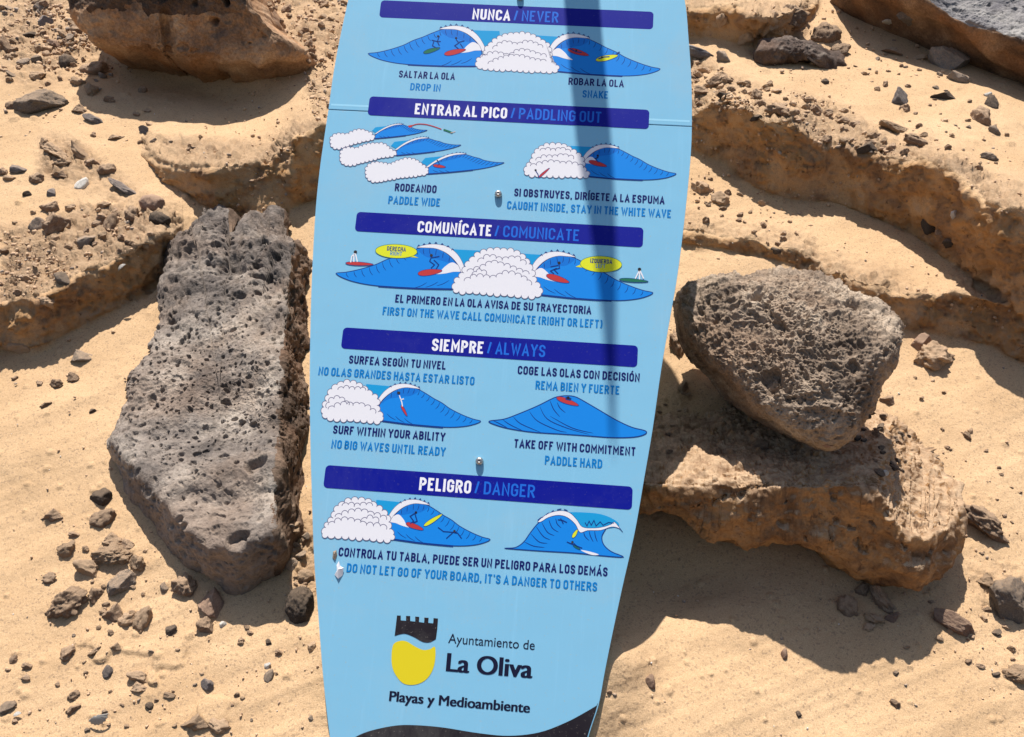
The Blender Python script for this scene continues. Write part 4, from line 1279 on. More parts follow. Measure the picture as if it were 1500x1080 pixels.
# 3
half_wave(sign, 440, 330, [(258, 350), (1095, 462), (980, 165)])
half_wave(sign, 730, 330, [(1110, 490), (300, 503), (420, 218)])
cloud(sign, [(664, 424), (668, 412), (679, 402), (683, 388), (696, 376), (712, 368), (735, 366), (758, 371), (772, 382), (779, 396), (781, 410), (792, 424), (788, 434), (750, 432), (700, 428), (670, 427)],
      [[(700, 384), (718, 376), (735, 382), (752, 377), (770, 388)], [(684, 398), (705, 394), (722, 384), (745, 392), (775, 402)], [(680, 412), (700, 405), (722, 408), (742, 400), (768, 408), (778, 418)], [(692, 404), (702, 396), (712, 402)]], 0.0095)
for ox, oy, ex, ey, rx, ry, tail in ((440, 330, 690, 188, 150, 50, [(800, 215), (850, 235), (760, 228)]), (730, 330, 738, 281, 150, 58, [(620, 270), (555, 300), (640, 310)])):
    bb = Flat()
    pts = [(ex + rx * math.cos(t), ey + ry * math.sin(t) + (0.03 * rx * math.cos(t))) for t in np.linspace(0, 2 * math.pi, 33)[:-1]]
    bb.poly(BL(O(ox, oy, pts)), 'yellow', 0.00030); bb.poly(BL(O(ox, oy, tail)), 'yellow', 0.00032)
    bb.strip(BL(O(ox, oy, pts)), 0.0006, 'green', 0.00034, True)
    bb.build('speech_bubble', sign)
T_('DERECHA', O(440, 330, [(622, 184)])[0], O(440, 330, [(758, 190)])[0], 6.4, 'line', 0.17, 0.00037)
T_('RIGHT', O(440, 330, [(645, 218)])[0], O(440, 330, [(730, 221)])[0], 6.0, 'cyan', 0.14, 0.00037)
T_('IZQUIERDA', O(730, 330, [(660, 272)])[0], O(730, 330, [(818, 279)])[0], 6.4, 'line', 0.17, 0.00037)
T_('LEFT', O(730, 330, [(700, 307)])[0], O(730, 330, [(768, 311)])[0], 6.0, 'cyan', 0.14, 0.00037)
surfer(sign, [O(440, 330, [(395, 200), (370, 225), (362, 268)]), O(440, 330, [(395, 200), (410, 265)]), O(440, 330, [(385, 205), (385, 265)])], O(440, 330, [(325, 273), (525, 283)]), 'red', ink='foam', head=O(440, 330, [(396, 193)])[0], hr=.0024, bw=.0026, lw=.0017)
surfer(sign, [O(730, 330, [(1015, 325), (985, 385)]), O(730, 330, [(1018, 325), (1045, 385)]), O(730, 330, [(1015, 330), (1015, 390)])], O(730, 330, [(870, 390), (1078, 406)]), 'green', ink='foam', head=O(730, 330, [(1015, 318)])[0], hr=.0024, bw=.0026, lw=.0017)
surfer(sign, [O(440, 330, [(945, 225), (930, 260), (965, 285), (940, 310)]), O(440, 330, [(945, 235), (1000, 225)]), O(440, 330, [(960, 250), (995, 285), (975, 320)])], O(440, 330, [(845, 350), (1020, 328)]), 'red', head=O(440, 330, [(942, 218)])[0], hr=.0021)
surfer(sign, [O(730, 330, [(435, 280), (440, 310), (400, 320), (430, 350)]), O(730, 330, [(430, 290), (375, 300)]), O(730, 330, [(420, 310), (375, 330), (400, 350)])], O(730, 330, [(345, 360), (510, 412)]), 'red', head=O(730, 330, [(437, 272)])[0], hr=.0021)
# 4 left
half_wave(sign, 440, 500, [(1295, 578), (588, 575), (745, 330)], splash=False)
cloud(sign, O(440, 500, [(160, 520), (165, 480), (190, 440), (205, 380), (240, 330), (300, 300), (370, 298), (430, 320), (480, 350), (520, 390), (553, 415), (553, 500), (592, 540), (585, 575), (500, 572), (400, 565), (300, 560), (200, 555)]),
      [O(440, 500, q) for q in ([(270, 350), (320, 335), (380, 350), (440, 340), (470, 355)], [(190, 480), (215, 430), (270, 405), (310, 430), (350, 460)], [(200, 490), (260, 470), (320, 450), (380, 465), (430, 450), (480, 480), (540, 520)])], 0.009)
surfer(sign, [O(440, 500, [(712, 390), (730, 440), (735, 470)]), O(440, 500, [(720, 420), (745, 415)])], O(440, 500, [(725, 460), (768, 540)]), 'red', head=O(440, 500, [(708, 372)])[0], hr=.0020, bw=.0017, ink='foam')
# 4 right: smooth hill wave
hw_ = Flat()
hp = smooth_path(BL(O(700, 500, [(82, 575), (190, 560), (300, 520), (430, 465), (520, 420), (570, 400), (640, 392), (700, 400), (760, 430), (880, 500), (1000, 570), (1110, 620), (1205, 645), (1200, 670), (1120, 690), (960, 693), (780, 680), (600, 668), (400, 655), (230, 630), (120, 600)])), True, 4)
hw_.poly(hp, 'wave', ZP); hw_.strip(hp, 0.0013, 'line', ZP + .00003, True)
for q in ([(110, 572), (150, 590), (215, 625)], [(180, 565), (230, 600), (330, 648)], [(255, 545), (310, 595), (450, 655)], [(370, 505), (430, 575), (570, 640), (640, 655)], [(445, 470), (500, 560), (640, 625), (800, 670)], [(520, 430), (545, 490), (590, 545)], [(570, 440), (590, 480), (630, 515)], [(520, 540), (680, 625), (830, 662)]):
    hw_.strip(smooth_path(BL(O(700, 500, q)), False, 5), 0.0012, 'line', ZP + .00005, taper=True)
hw_.build('wave_picture', sign)
surfer(sign, [O(700, 500, [(630, 410), (670, 420)])], O(700, 500, [(565, 405), (725, 462)]), 'red', head=O(700, 500, [(650, 408)])[0], hr=.002, lw=.004, bw=.0035)
# 5 left
half_wave(sign, 440, 680, [(1363, 545), (665, 542), (815, 280)])
cloud(sign, O(440, 680, [(158, 500), (170, 465), (205, 440), (200, 410), (240, 385), (250, 320), (300, 285), (370, 258), (440, 258), (520, 275), (560, 320), (610, 350), (635, 400), (640, 470), (668, 500), (665, 540), (600, 545), (450, 530), (300, 520), (180, 518)]),
      [O(440, 680, q) for q in ([(300, 300), (350, 290), (400, 310), (450, 290), (520, 300)], [(250, 380), (320, 360), (390, 340), (460, 340), (540, 370), (620, 400)], [(200, 440), (280, 410), (340, 400), (430, 420), (500, 380), (560, 420)], [(430, 420), (500, 450), (560, 440), (620, 470)])], 0.009)
surfer(sign, [O(440, 680, [(830, 350), (790, 375), (815, 410), (790, 430)]), O(440, 680, [(825, 360), (840, 410), (810, 425)])], O(440, 680, [(760, 425), (885, 472)]), 'red', head=O(440, 680, [(832, 348)])[0])
surfer(sign, [O(440, 680, [(990, 455), (1030, 485), (1100, 490), (1130, 495), (1160, 535)]), O(440, 680, [(1100, 490), (1050, 535)]), O(440, 680, [(1120, 500), (1118, 485)])], O(440, 680, [(888, 445), (1022, 360)]), 'yellow', head=O(440, 680, [(1108, 482)])[0], bw=.0026, lw=.0012)
# 5 right
w5 = Flat()
w5.poly(smooth_path(BL(O(700, 680, [(640, 350), (800, 350), (900, 365), (980, 400), (1015, 440), (930, 462), (750, 460), (700, 400)])), True, 4), 'teal', ZP)
bp5 = smooth_path(BL(O(700, 680, [(195, 605), (270, 600), (330, 560), (380, 490), (440, 420), (510, 380), (590, 365), (660, 380), (705, 420), (740, 475), (800, 470), (880, 470), (920, 462), (892, 520), (905, 580), (960, 630), (1045, 668), (900, 660), (700, 640), (450, 625), (270, 612)])), True, 4)
w5.poly(bp5, 'wave', ZP + .00003); w5.strip(bp5, 0.0012, 'line', ZP + .00006, True)
for q in ([(335, 560), (400, 590), (480, 600)], [(380, 500), (440, 560), (500, 570)], [(420, 450), (470, 520), (520, 545)], [(460, 420), (500, 490), (550, 515)], [(510, 400), (535, 460), (580, 490)], [(560, 390), (570, 430), (600, 460)], [(760, 480), (770, 520), (800, 550)], [(800, 480), (810, 520), (830, 560)], [(840, 480), (845, 520), (860, 560)]):
    w5.strip(smooth_path(BL(O(700, 680, q)), False, 4), 0.0012, 'line', ZP + .00008, taper=True)
w5.build('wave_picture', sign)
w6 = Flat()
cp5 = smooth_path(BL(O(700, 680, [(432, 412), (500, 358), (590, 335), (660, 350), (712, 400), (752, 452), (830, 460), (900, 452), (960, 432), (985, 418), (1042, 490), (1015, 462), (960, 452), (885, 476), (790, 478), (735, 492), (700, 432), (640, 382), (575, 368), (505, 385), (455, 415)])), True, 4)
w6.poly(cp5, 'foam', ZP + .00010); w6.strip(cp5, 0.0006, 'line', ZP + .00012, True)
for q in ([(430, 405), (450, 388), (470, 380)], [(490, 365), (510, 350)], [(530, 345), (545, 332)], [(570, 328), (600, 322)], [(620, 325), (645, 335)], [(770, 420), (785, 445), (800, 410), (815, 440), (835, 405), (850, 445), (880, 415), (900, 440), (940, 420), (980, 425)]):
    w6.strip(BL(O(700, 680, q)), 0.0011, 'line', ZP + .00013)
w6.poly(smooth_path(BL(O(700, 680, [(740, 618), (800, 628), (870, 650), (830, 655), (780, 640)])), True, 3), 'foam', ZP + .0001)
w6.build('wave_lip', sign)
surfer(sign, [O(700, 680, [(575, 400), (610, 405), (640, 420)]), O(700, 680, [(595, 390), (615, 430)])], O(700, 680, [(680, 530), (718, 470)]), 'yellow', bw=.0022, lw=.0013)
surfer(sign, [O(700, 680, [(640, 560), (700, 585), (750, 605)]), O(700, 680, [(690, 570), (720, 600)])], O(700, 680, [(685, 580), (735, 615)]), 'green', head=O(700, 680, [(680, 562)])[0], bw=.0016, lw=.0013)

# ------------------------------------------------------------------ screws, chips, arm, post
import bmesh
def screw(px, py, r=0.0052, prot=0.0062):
    bm = bmesh.new()
    x, y = B(float(px), float(py))
    prof = [(1.0, 0.0), (1.0, 0.30), (0.97, 0.55), (0.86, 0.78), (0.66, 0.94), (0.42, 1.0), (0.30, 1.0), (0.26, 0.62), (0.0, 0.60)]
    n = 24; rings = []
    for pr, ph in prof:
        rings.append([bm.verts.new((x + r * pr * math.cos(2 * math.pi * k / n), y + r * pr * math.sin(2 * math.pi * k / n), prot * ph)) for k in range(n)] if pr > 0 else [bm.verts.new((x, y, prot * ph))])
    for a, b in zip(rings[:-1], rings[1:]):
        for k in range(n):
            if len(b) == 1: f = bm.faces.new((a[k], a[(k + 1) % n], b[0]))
            else: f = bm.faces.new((a[k], a[(k + 1) % n], b[(k + 1) % n], b[k]))
            f.smooth = True
    bmesh.ops.recalc_face_normals(bm, faces=bm.faces)
    me = bpy.data.meshes.new('screw'); bm.to_mesh(me); bm.free()
    return link('screw', me, M['metal'], sign)
screw(762, -3); screw(730, 285.5); screw(702.5, 676)
def chip(pts, h, mat):
    """lifted flake of paint"""
    b = BL(pts); c = np.mean(b, 0)
    bm = bmesh.new()
    top = bm.verts.new((c[0], c[1] + 0.001, h)); vs = [bm.verts.new((p[0], p[1], 0.0002 + (h * 0.4 if i % 2 else 0))) for i, p in enumerate(b)]
    for i in range(len(vs)): bm.faces.new((vs[i], vs[(i + 1) % len(vs)], top))
    bmesh.ops.recalc_face_normals(bm, faces=bm.faces)
    me = bpy.data.meshes.new('paint_chip'); bm.to_mesh(me); bm.free()
    o = link('paint_chip', me, mat, sign); o['label'] = 'lifted pale paint flake near the lower left edge'
chip([(488, 808), (493, 806), (494, 813), (491, 821), (487, 818)], 0.003, M['stone_grey'])
chip([(493, 828), (497, 822), (499, 830), (504, 832), (502, 843), (496, 848), (490, 842), (494, 836)], 0.005, M['foam'])

# made-up arm out of view, shaped to cast the shadow strip at right
LR = np.array(SUN_CAM)
bm = bmesh.new()
secs = []
KEY = [(-420, 838, 26), (-200, 845, 26), (0, 852, 26), (130, 863, 26), (210, 870, 26), (300, 880, 21), (380, 887, 16), (460, 892, 11), (540, 895, 7), (600, 897, 5), (650, 898, 3)]
for y, xc, hwp in KEY:
    base = ray(float(xc), float(y)); base = base * ((BT @ BN) / (base @ BN))
    t = 0.03 + (y + 420) / 1050 * 1.75
    c3 = base + LR * t - BT
    cx, cy, cz = c3 @ BE1, c3 @ BE2, c3 @ BN
    hw_a = hwp * -base[2] / F
    ring = []
    for k in range(16):
        a = 2 * math.pi * k / 16
        ring.append(bm.verts.new((cx + hw_a * math.copysign(abs(math.cos(a)) ** .7, math.cos(a)), cy + 0.010 * math.sin(a), cz)))
    secs.append(ring)
for a, b in zip(secs[:-1], secs[1:]):
    for k in range(16): bm.faces.new((a[k], a[(k + 1) % 16], b[(k + 1) % 16], b[k]))
bm.faces.new(secs[-1]); bm.faces.new(secs[0][::-1])
bmesh.ops.recalc_face_normals(bm, faces=bm.faces)
for f in bm.faces: f.smooth = True
me = bpy.data.meshes.new('shadow_arm'); bm.to_mesh(me); bm.free()
link('shadow_arm', me, M['post'], sign)
# post behind the board, driven into the slope
def box_part(name, x0, x1, y0, y1, z0, z1, mat):
    bm = bmesh.new()
    r = bmesh.ops.create_cube(bm, size=1)
    for v in bm.verts:
        v.co = Vector((x0 + (v.co.x + .5) * (x1 - x0), y0 + (v.co.y + .5) * (y1 - y0), z0 + (v.co.z + .5) * (z1 - z0)))
    bmesh.ops.bevel(bm, geom=bm.edges[:], offset=0.003, segments=2, affect='EDGES')
    me = bpy.data.meshes.new(name); bm.to_mesh(me); bm.free()
    return link(name, me, mat, sign)
mid = B(730., 285.)
box_part('post', mid[0] - 0.03, mid[0] + 0.03, B(690., 1250.)[1], top_l[1] + 0.3, -0.065, -0.0125, M['post'])
# ------------------------------------------------------------------ loose stones
rng = random.Random(11)
def stone_mesh(name, seed, sub, cuts=7, rough=0.10, flat=1.0):
    bm = bmesh.new()
    bmesh.ops.create_icosphere(bm, subdivisions=sub, radius=1.0)
    P = np.array([v.co[:] for v in bm.verts])
    rr = np.random.RandomState(seed)
    for _ in range(cuts):
        n = rr.normal(size=3); n /= np.linalg.norm(n)
        dd = rr.uniform(0.50, 0.84) if rough > 0.15 else rr.uniform(0.42, 0.80)
        q = P @ n - dd
        P = P - np.outer(np.maximum(q, 0) * 0.97, n)
    U = P / (np.linalg.norm(P, axis=1, keepdims=True) + 1e-9)
    k = 1 + rough * 1.3 * fbm(U * 1.0 + seed * 3.1, 1.7, 3, 0.6, seed) + rough * 0.75 * fbm(U + seed, 5, 3, 0.65, seed + 3)
    if sub >= 4: k = k + 0.05 * fbm(U + seed, 12, 3, 0.65, seed + 9, True) + pits(U + seed, 7, 0.05, seed, 0.4)
    P = P * k[:, None]
    P -= (P.max(0) + P.min(0)) / 2
    P /= (P.max(0) - P.min(0)) / 2
    for v, p in zip(bm.verts, P): v.co = p
    for f in bm.faces: f.smooth = sub >= 4
    me = bpy.data.meshes.new(name); bm.to_mesh(me); bm.free()
    return me
BIG = {}
def get_mesh(kind, i, big):
    k = (kind, i, big)
    if k not in BIG:
        me = stone_mesh('stone', 100 + i * 7 + (50 if big else 0), 5 if big == 2 else (4 if big else 3), 3 if i > 6 else 9, 0.30 if kind in ('stone_tan', 'stone_brown') else 0.12)
        me.materials.append(M[kind]); BIG[k] = me
    return BIG[k]
bpy.context.view_layer.update()
DG = bpy.context.evaluated_depsgraph_get()
SKIP = set()
def hit(px, py):
    d = ray(np.float64(px), np.float64(py)); d = Vector(cam2w(d[None])[0]) - CAMLOC
    L = d.length; d.normalize()
    o = CAMLOC.copy(); trav = 0
    for _ in range(12):
        ok, loc, nor, idx, ob, mt = SC.ray_cast(DG, o, d)
        if not ok: return None
        trav += (loc - o).length
        if ob.parent is sign or ob is sign:
            o = loc + d * 1e-4; trav += 1e-4; continue
        return ((loc - CAMLOC).length / L)
    return None
CR = CM.to_3x3()
nstone = 0
def stone(px, py, w, h, rot, kind, label, group=None, sink=0.32, name='stone', big=None, cat='stone', dep=1.0):
    global nstone
    z = hit(px, py + 0.30 * h)
    if z is None: return None
    if big is None: big = 2 if max(w, h) >= 44 else (1 if max(w, h) > 17 else 0)
    nstone += 1
    me = get_mesh(kind, (nstone * 5) % 7 if 'round' not in label else 7 + nstone % 3, big)
    o = link(name, me)
    sx, sy = w / 2 * z / F, h / 2 * z / F
    zc = z - 0.05 * sy
    c = CM @ Vector(tuple(ray(np.float64(px), np.float64(py)) * zc))
    rotm = CR @ Matrix.Rotation(R(rot), 3, 'Z')
    f = Matrix(((sx, 0, 0), (0, sy, 0), (0, 0, (sx + sy) / 2 * 0.9 * dep)))
    flip = Matrix.Rotation(R(180 * (nstone % 2)), 3, 'Y')
    m3 = rotm @ f @ flip
    o.matrix_world = Matrix.Translation(c - GN_W * (sy * sink)) @ m3.to_4x4()
    tag(o, label, cat, group)
    return o

S = [
 # top left debris
 (58, 146, 70, 46, -4, 'stone_grey', 'largest loose grey brown block at left, flat topped with a shadow beneath'),
 (114, 38, 24, 28, 0, 'stone_brown', 'rounded grey stone wedged at the left end of the overhanging ochre block'),
 (97, 88, 24, 22, -40, 'stone_dark', 'dark rounded stone above the large flat topped block at left'),
 (136, 97, 38, 22, -5, 'stone_brown', 'dark brown block lying at the left rim of the shadowed hollow'),
 (17, 153, 16, 14, 0, 'stone_brown', 'small brown stone just left of the large flat topped block'),
 (113, 118, 21, 17, 10, 'stone_tan', 'tan stone between the dark brown block and the large flat topped block'),
 (133, 131, 22, 22, -50, 'stone_tan', 'tan clod right of the large flat topped block, under a brown block'),
 (160, 146, 16, 12, 0, 'stone_brown', 'little brown stone on open sand right of the tan clods at upper left'),
 (117, 158, 26, 18, -10, 'stone_brown', 'brown clod touching the right end of the large flat topped block'),
 (136, 174, 34, 13, -22, 'stone_blue', 'flat blue grey stone with a thin shadow right of the large flat topped block'),
 (208, 131, 13, 13, 0, 'stone_brown', 'small round brown stone on the sand below the hollow'),
 (199, 167, 10, 9, 0, 'stone_brown', 'tiny brown stone above the blue grey pebble at upper left'),
 (59, 8, 21, 14, 0, 'stone_grey', 'grey brown stone near the top edge left of the ochre block'),
 (65, 30, 22, 18, 20, 'stone_blue', 'pale bluish stone in the debris of the top left corner'),
 (45, 50, 24, 12, 0, 'stone_dark', 'dark flat stone in the debris of the top left corner'),
 (6, 62, 18, 34, 20, 'stone_brown', 'brown stone cut by the left edge near the top left corner'),
 (14, 82, 22, 16, 10, 'stone_tan', 'tan angular stone in the debris at the left edge'),
 (34, 88, 20, 12, -10, 'stone_grey', 'grey angular stone beneath the debris of the top left corner'),
 (55, 109, 22, 12, 5, 'stone_tan', 'tan stone just above the large flat topped block'),
 (94, 50, 26, 12, -25, 'stone_tan', 'tan plate leaning by the left end of the ochre block'),
 (78, 62, 20, 12, -20, 'stone_pink', 'pinkish plate in the rubble left of the ochre block'),
 # left slope
 (209, 189, 14, 14, -30, 'stone_blue', 'small blue grey pebble alone on the sand at upper left'),
 (168, 200, 26, 10, 12, 'stone_brown', 'flat brown clod half buried on the sand left of the middle outcrop'),
 (64, 209, 15, 20, 0, 'stone_tan', 'upright tan clod at the head of the clod line at left'),
 (84, 222, 44, 17, -28, 'stone_tan', 'long sandy clod lying slanted in the clod line at left'),
 (114, 221, 38, 16, -48, 'stone_tan', 'steeply slanted sandy clod in the clod line at left'),
 (90, 238, 27, 12, 5, 'stone_tan', 'flat sandy clod below the long slanted one at left'),
 (134, 238, 23, 16, -15, 'stone_brown', 'dark brown angular stone right of the clod line at left'),
 (156, 247, 25, 26, -50, 'stone_brown', 'grey brown stone with facets beside the dark brown angular one'),
 (87, 254, 24, 13, -5, 'stone_brown', 'small brown double stone below the clod line at left'),
 (51, 260, 25, 20, 15, 'stone_brown', 'brown wedge shaped stone left of the white stone'),
 (118, 267, 20, 19, 0, 'shell_white', 'single white stone on the sand left of the tall slab'),
 (26, 248, 22, 13, -10, 'stone_blue', 'bluish grey stone near the left edge beside a brown wedge'),
 (13, 260, 18, 10, 10, 'stone_tan', 'small tan stone near the left edge below a bluish one'),
 (4, 250, 12, 18, 20, 'stone_brown', 'brown stone cut by the left edge above the ochre step'),
 (39, 284, 12, 9, 20, 'stone_dark', 'small dark stone below the brown wedge at left'),
 (75, 281, 16, 14, -20, 'stone_blue', 'small grey split stone below the clod line at left'),
 (184, 277, 60, 13, -31, 'stone_blue', 'long thin slate coloured stone slanting down to the right at left'),
 (221, 295, 34, 26, -10, 'stone_pink', 'rounded tan stone at the lower end of the long slate coloured one'),
 (72, 303, 26, 19, 20, 'stone_brown', 'brown stone resting on top of the ochre clod pair at left'),
 (53, 328, 23, 25, 0, 'stone_grey', 'grey half of the two stones above the left ochre step'),
 (79, 326, 38, 36, 10, 'stone_brown', 'brown half of the two stones above the left ochre step'),
 (232, 318, 30, 20, -25, 'stone_dark', 'dark stone in shadow beneath the rounded tan one'),
 (150, 300, 26, 10, 25, 'stone_tan', 'sandy clod on the crumbly crest at left'),
 (190, 312, 20, 26, 20, 'stone_brown', 'brown clod on the crumbly crest right of its middle'),
 (160, 325, 22, 30, 10, 'stone_brown', 'brown clod standing on the crumbly crest at left'),
 (127, 352, 26, 18, 20, 'stone_grey', 'grey stone set in the crest above the left ochre step'),
 (90, 407, 26, 20, -20, 'stone_grey', 'pale grey stone set in the lip of the left ochre step'),
 (66, 440, 24, 20, 0, 'stone_tan', 'tan knob on the face of the left ochre step'),
 (25, 505, 36, 24, 10, 'stone_tan', 'tan clods at the foot of the left ochre step'),
 (117, 519, 36, 22, 12, 'stone_grey', 'pale grey stone alone on the sand left of the tall slab'),
 (82, 561, 20, 16, 10, 'stone_brown', 'brown stone, left one of a pair on the open sand at left'),
 (107, 552, 16, 18, 0, 'stone_brown', 'brown stone, right one of a pair on the open sand at left'),
 (57, 561, 9, 9, 0, 'stone_brown', 'tiny brown pebble left of the pair on the open sand'),
 (21, 554, 9, 8, 0, 'stone_brown', 'tiny brown pebble near the left edge on the open sand'),
 (66, 593, 18, 8, 20, 'stone_brown', 'thin brown sliver on the open sand at left'),
 (136, 602, 10, 8, 0, 'stone_dark', 'tiny dark pebble on the open sand close to the tall slab'),
 # foot of the slab
 (75, 753, 32, 21, 12, 'stone_brown', 'flat brown stone alone on the sand at lower left'),
 (146, 727, 34, 26, 10, 'stone_dark', 'dark stone against the left foot of the tall slab'),
 (149, 756, 36, 26, 0, 'stone_brown', 'brown crumbly stone below the dark one at the foot of the slab'),
 (98, 803, 27, 22, 30, 'stone_tan', 'tan angular stone left of the clod heap at lower left'),
 (108, 783, 15, 10, 0, 'stone_brown', 'small brown stone above the clod heap at lower left'),
 (163, 811, 56, 34, 5, 'stone_tan', 'largest sandy clod in the heap at lower left'),
 (127, 830, 40, 26, -20, 'stone_tan', 'sandy clod at the lower left of the heap'),
 (166, 788, 36, 20, -5, 'stone_tan', 'sandy clod on top of the heap at lower left'),
 (200, 823, 24, 26, 0, 'stone_tan', 'sandy clod at the right end of the heap at lower left'),
 (187, 797, 18, 18, 0, 'stone_brown', 'small brown clod on top of the heap at lower left'),
 (72, 846, 20, 18, 0, 'stone_brown', 'round brown stone left below the clod heap'),
 (97, 881, 62, 42, 22, 'stone_brown', 'large dark brown stone with a pale top at lower left'),
 (138, 871, 20, 26, 20, 'stone_brown', 'brown stone touching the right end of the large dark brown one'),
 (176, 852, 34, 44, -25, 'stone_grey', 'whitish grey flat stone beneath the clod heap'),
 (165, 895, 32, 32, 0, 'stone_brown', 'mottled brown stone right of the large dark brown one'),
 (182, 908, 28, 20, 30, 'stone_tan', 'sand coloured flake right of the mottled brown stone'),
 (207, 903, 26, 34, 0, 'stone_tan', 'upright sand coloured flake, right one of two'),
 (251, 921, 15, 15, 0, 'stone_dark', 'small dark stone on open sand below the slab'),
 (240, 860, 12, 16, 0, 'stone_grey', 'small pale grey stone in the shade left of the slab foot'),
 (269, 856, 34, 38, 0, 'stone_brown', 'brown stone in the shade under the tall slab'),
 (300, 915, 24, 28, 0, 'stone_brown', 'brown stone under the pinkish knobbly one'),
 (312, 880, 48, 40, -20, 'stone_pink', 'pinkish knobbly stone below the tip of the tall slab'),
 (326, 914, 11, 9, 20, 'shell_white', 'white pebble in the shade beside the pinkish stone'),
 (437, 884, 40, 54, 0, 'stone_dark', 'dark rounded stone beside the lower left edge of the sign'),
 (448, 842, 24, 20, 0, 'stone_tan', 'tan rubble stone above the dark rounded one by the sign'),
 (425, 825, 20, 18, 0, 'stone_grey', 'grey rubble stone between slab and sign'),
 (447, 790, 14, 18, 0, 'stone_brown', 'small brown stone between the slab and the sign'),
 # bottom left
 (97, 957, 24, 22, 35, 'stone_brown', 'brown wedge with a pointed shadow at bottom left'),
 (169, 946, 17, 13, 0, 'stone_tan', 'small tan stone right of the brown wedge at bottom left'),
 (136, 955, 28, 8, 35, 'stone_tan', 'thin sandy flake slanting between the brown wedge and a tan stone'),
 (155, 983, 17, 16, 30, 'stone_blue', 'blue grey pebble at bottom left'),
 (20, 965, 11, 13, 20, 'stone_brown', 'upper brown pebble of three near the left bottom corner'),
 (39, 976, 13, 12, 0, 'stone_brown', 'middle brown pebble of three near the left bottom corner'),
 (37, 992, 16, 9, 0, 'stone_brown', 'lowest flat brown pebble of three near the left bottom corner'),
 (202, 990, 32, 18, -10, 'stone_tan', 'tan broken clod at bottom left, darker upper piece'),
 (203, 1005, 26, 15, 0, 'stone_tan', 'tan broken clod at bottom left, pale lower piece'),
 (303, 1002, 19, 20, 0, 'stone_blue', 'slate blue pebble on smooth sand left of the sign'),
 (248, 1018, 17, 9, 0, 'stone_brown', 'flat brown pebble left of the slate blue one'),
 (218, 1034, 12, 11, 0, 'stone_dark', 'round dark pebble at bottom left below the broken clod'),
 (107, 1018, 18, 14, 10, 'stone_brown', 'brown angular pebble at bottom left, upper one'),
 (106, 1039, 22, 12, 20, 'stone_brown', 'brown angular pebble at bottom left, lower one'),
 (9, 1036, 24, 18, 10, 'stone_grey', 'grey stone at the left edge near the bottom'),
 (285, 1056, 40, 24, 5, 'stone_tan', 'sandy clod left of the crack at the bottom edge'),
 (318, 1061, 38, 20, -18, 'stone_tan', 'sandy clod right of the crack at the bottom edge'),
 (393, 988, 14, 18, 0, 'stone_grey', 'grey oval pebble on the sand left of the sign'),
 (392, 974, 9, 9, 0, 'shell_white', 'small whitish pebble touching a grey oval one'),
 (408, 956, 10, 11, 0, 'stone_brown', 'small brown pebble above the whitish one near the sign'),
 (456, 946, 13, 15, -40, 'stone_tan', 'tan pebble next to the lower left edge of the sign'),
 (347, 1018, 9, 8, 0, 'stone_brown', 'tiny brown pebble right of the slate blue one'),
 (393, 940, 10, 9, 0, 'stone_dark', 'tiny dark pebble at the tip of the slab shadow'),
 (353, 938, 10, 9, 0, 'stone_brown', 'lowest of the tiny pebbles below the slab shadow'),
 (366, 927, 10, 8, 0, 'stone_brown', 'middle one of the tiny pebbles below the slab shadow'),
 (361, 919, 8, 7, 0, 'stone_brown', 'topmost of the tiny pebbles below the slab shadow'),
 # right of the sign, top
 (1062, 22, 24, 26, 0, 'stone_tan', 'ochre knob in the shade at the top right of the sign'),
 (1130, 30, 40, 34, 10, 'stone_tan', 'crumbly pale clod above the long dark stone'),
 (1100, 48, 34, 30, 0, 'stone_tan', 'crumbly pale clod left of the long dark stone'),
 (1160, 20, 44, 34, -10, 'stone_brown', 'brown rounded clod high above the long dark stone'),
 (1213, 44, 40, 38, -30, 'stone_brown', 'brown clod right above the long dark stone'),
 (1231, 70, 24, 28, -30, 'stone_brown', 'small brown clod right of the long dark stone'),
 (1023, 78, 50, 18, -20, 'slab_grey', 'pale grey plate touching the upper right edge of the sign'),
 (1062, 84, 30, 16, -35, 'stone_grey', 'grey brown plate right of the pale plate by the sign'),
 (1330, 22, 34, 24, 5, 'stone_grey', 'grey beige stone under the top right slab'),
 (1304, 31, 24, 7, 5, 'shell_white', 'narrow white stone left of the grey beige one'),
 (1312, 75, 36, 13, -25, 'stone_brown', 'arched brown clod on the upper right slope'),
 (1350, 84, 26, 9, 5, 'stone_tan', 'flat tan clod right of the arched brown one'),
 (1394, 80, 44, 56, 30, 'stone_grey', 'large grey brown stone on the upper right slope beside the slab shadow'),
 (1404, 113, 28, 20, -20, 'stone_grey', 'smaller grey stone at the foot of the large grey brown one'),
 (1319, 140, 26, 32, 20, 'stone_blue', 'blue grey stone in the middle of the upper right slope'),
 (1326, 158, 16, 14, 0, 'stone_brown', 'small brown stone under the blue grey one on the upper right slope'),
 (1298, 123, 8, 12, 0, 'stone_brown', 'tiny brown pebble left of the blue grey stone'),
 (1381, 139, 36, 14, -5, 'stone_dark', 'flat dark brown stone on the upper right slope'),
 (1440, 168, 26, 38, 10, 'stone_brown', 'tall grey brown stone near the right edge beside the slab shadow'),
 (1452, 148, 18, 24, 20, 'stone_dark', 'dark stone behind the tall grey brown one near the right edge'),
 (1447, 138, 12, 7, 10, 'shell_white', 'small white pebble above the tall grey brown stone near the right edge'),
 (1458, 190, 20, 16, -20, 'stone_grey', 'grey pebble below the tall grey brown stone near the right edge'),
 (1448, 228, 26, 17, -5, 'stone_grey', 'grey oval stone near the right edge above the long ochre scarp'),
 (1434, 246, 14, 9, -20, 'stone_brown', 'small brown pebble below the grey oval stone'),
 (1209, 119, 10, 11, 0, 'stone_dark', 'small dark pebble below the long dark stone'),
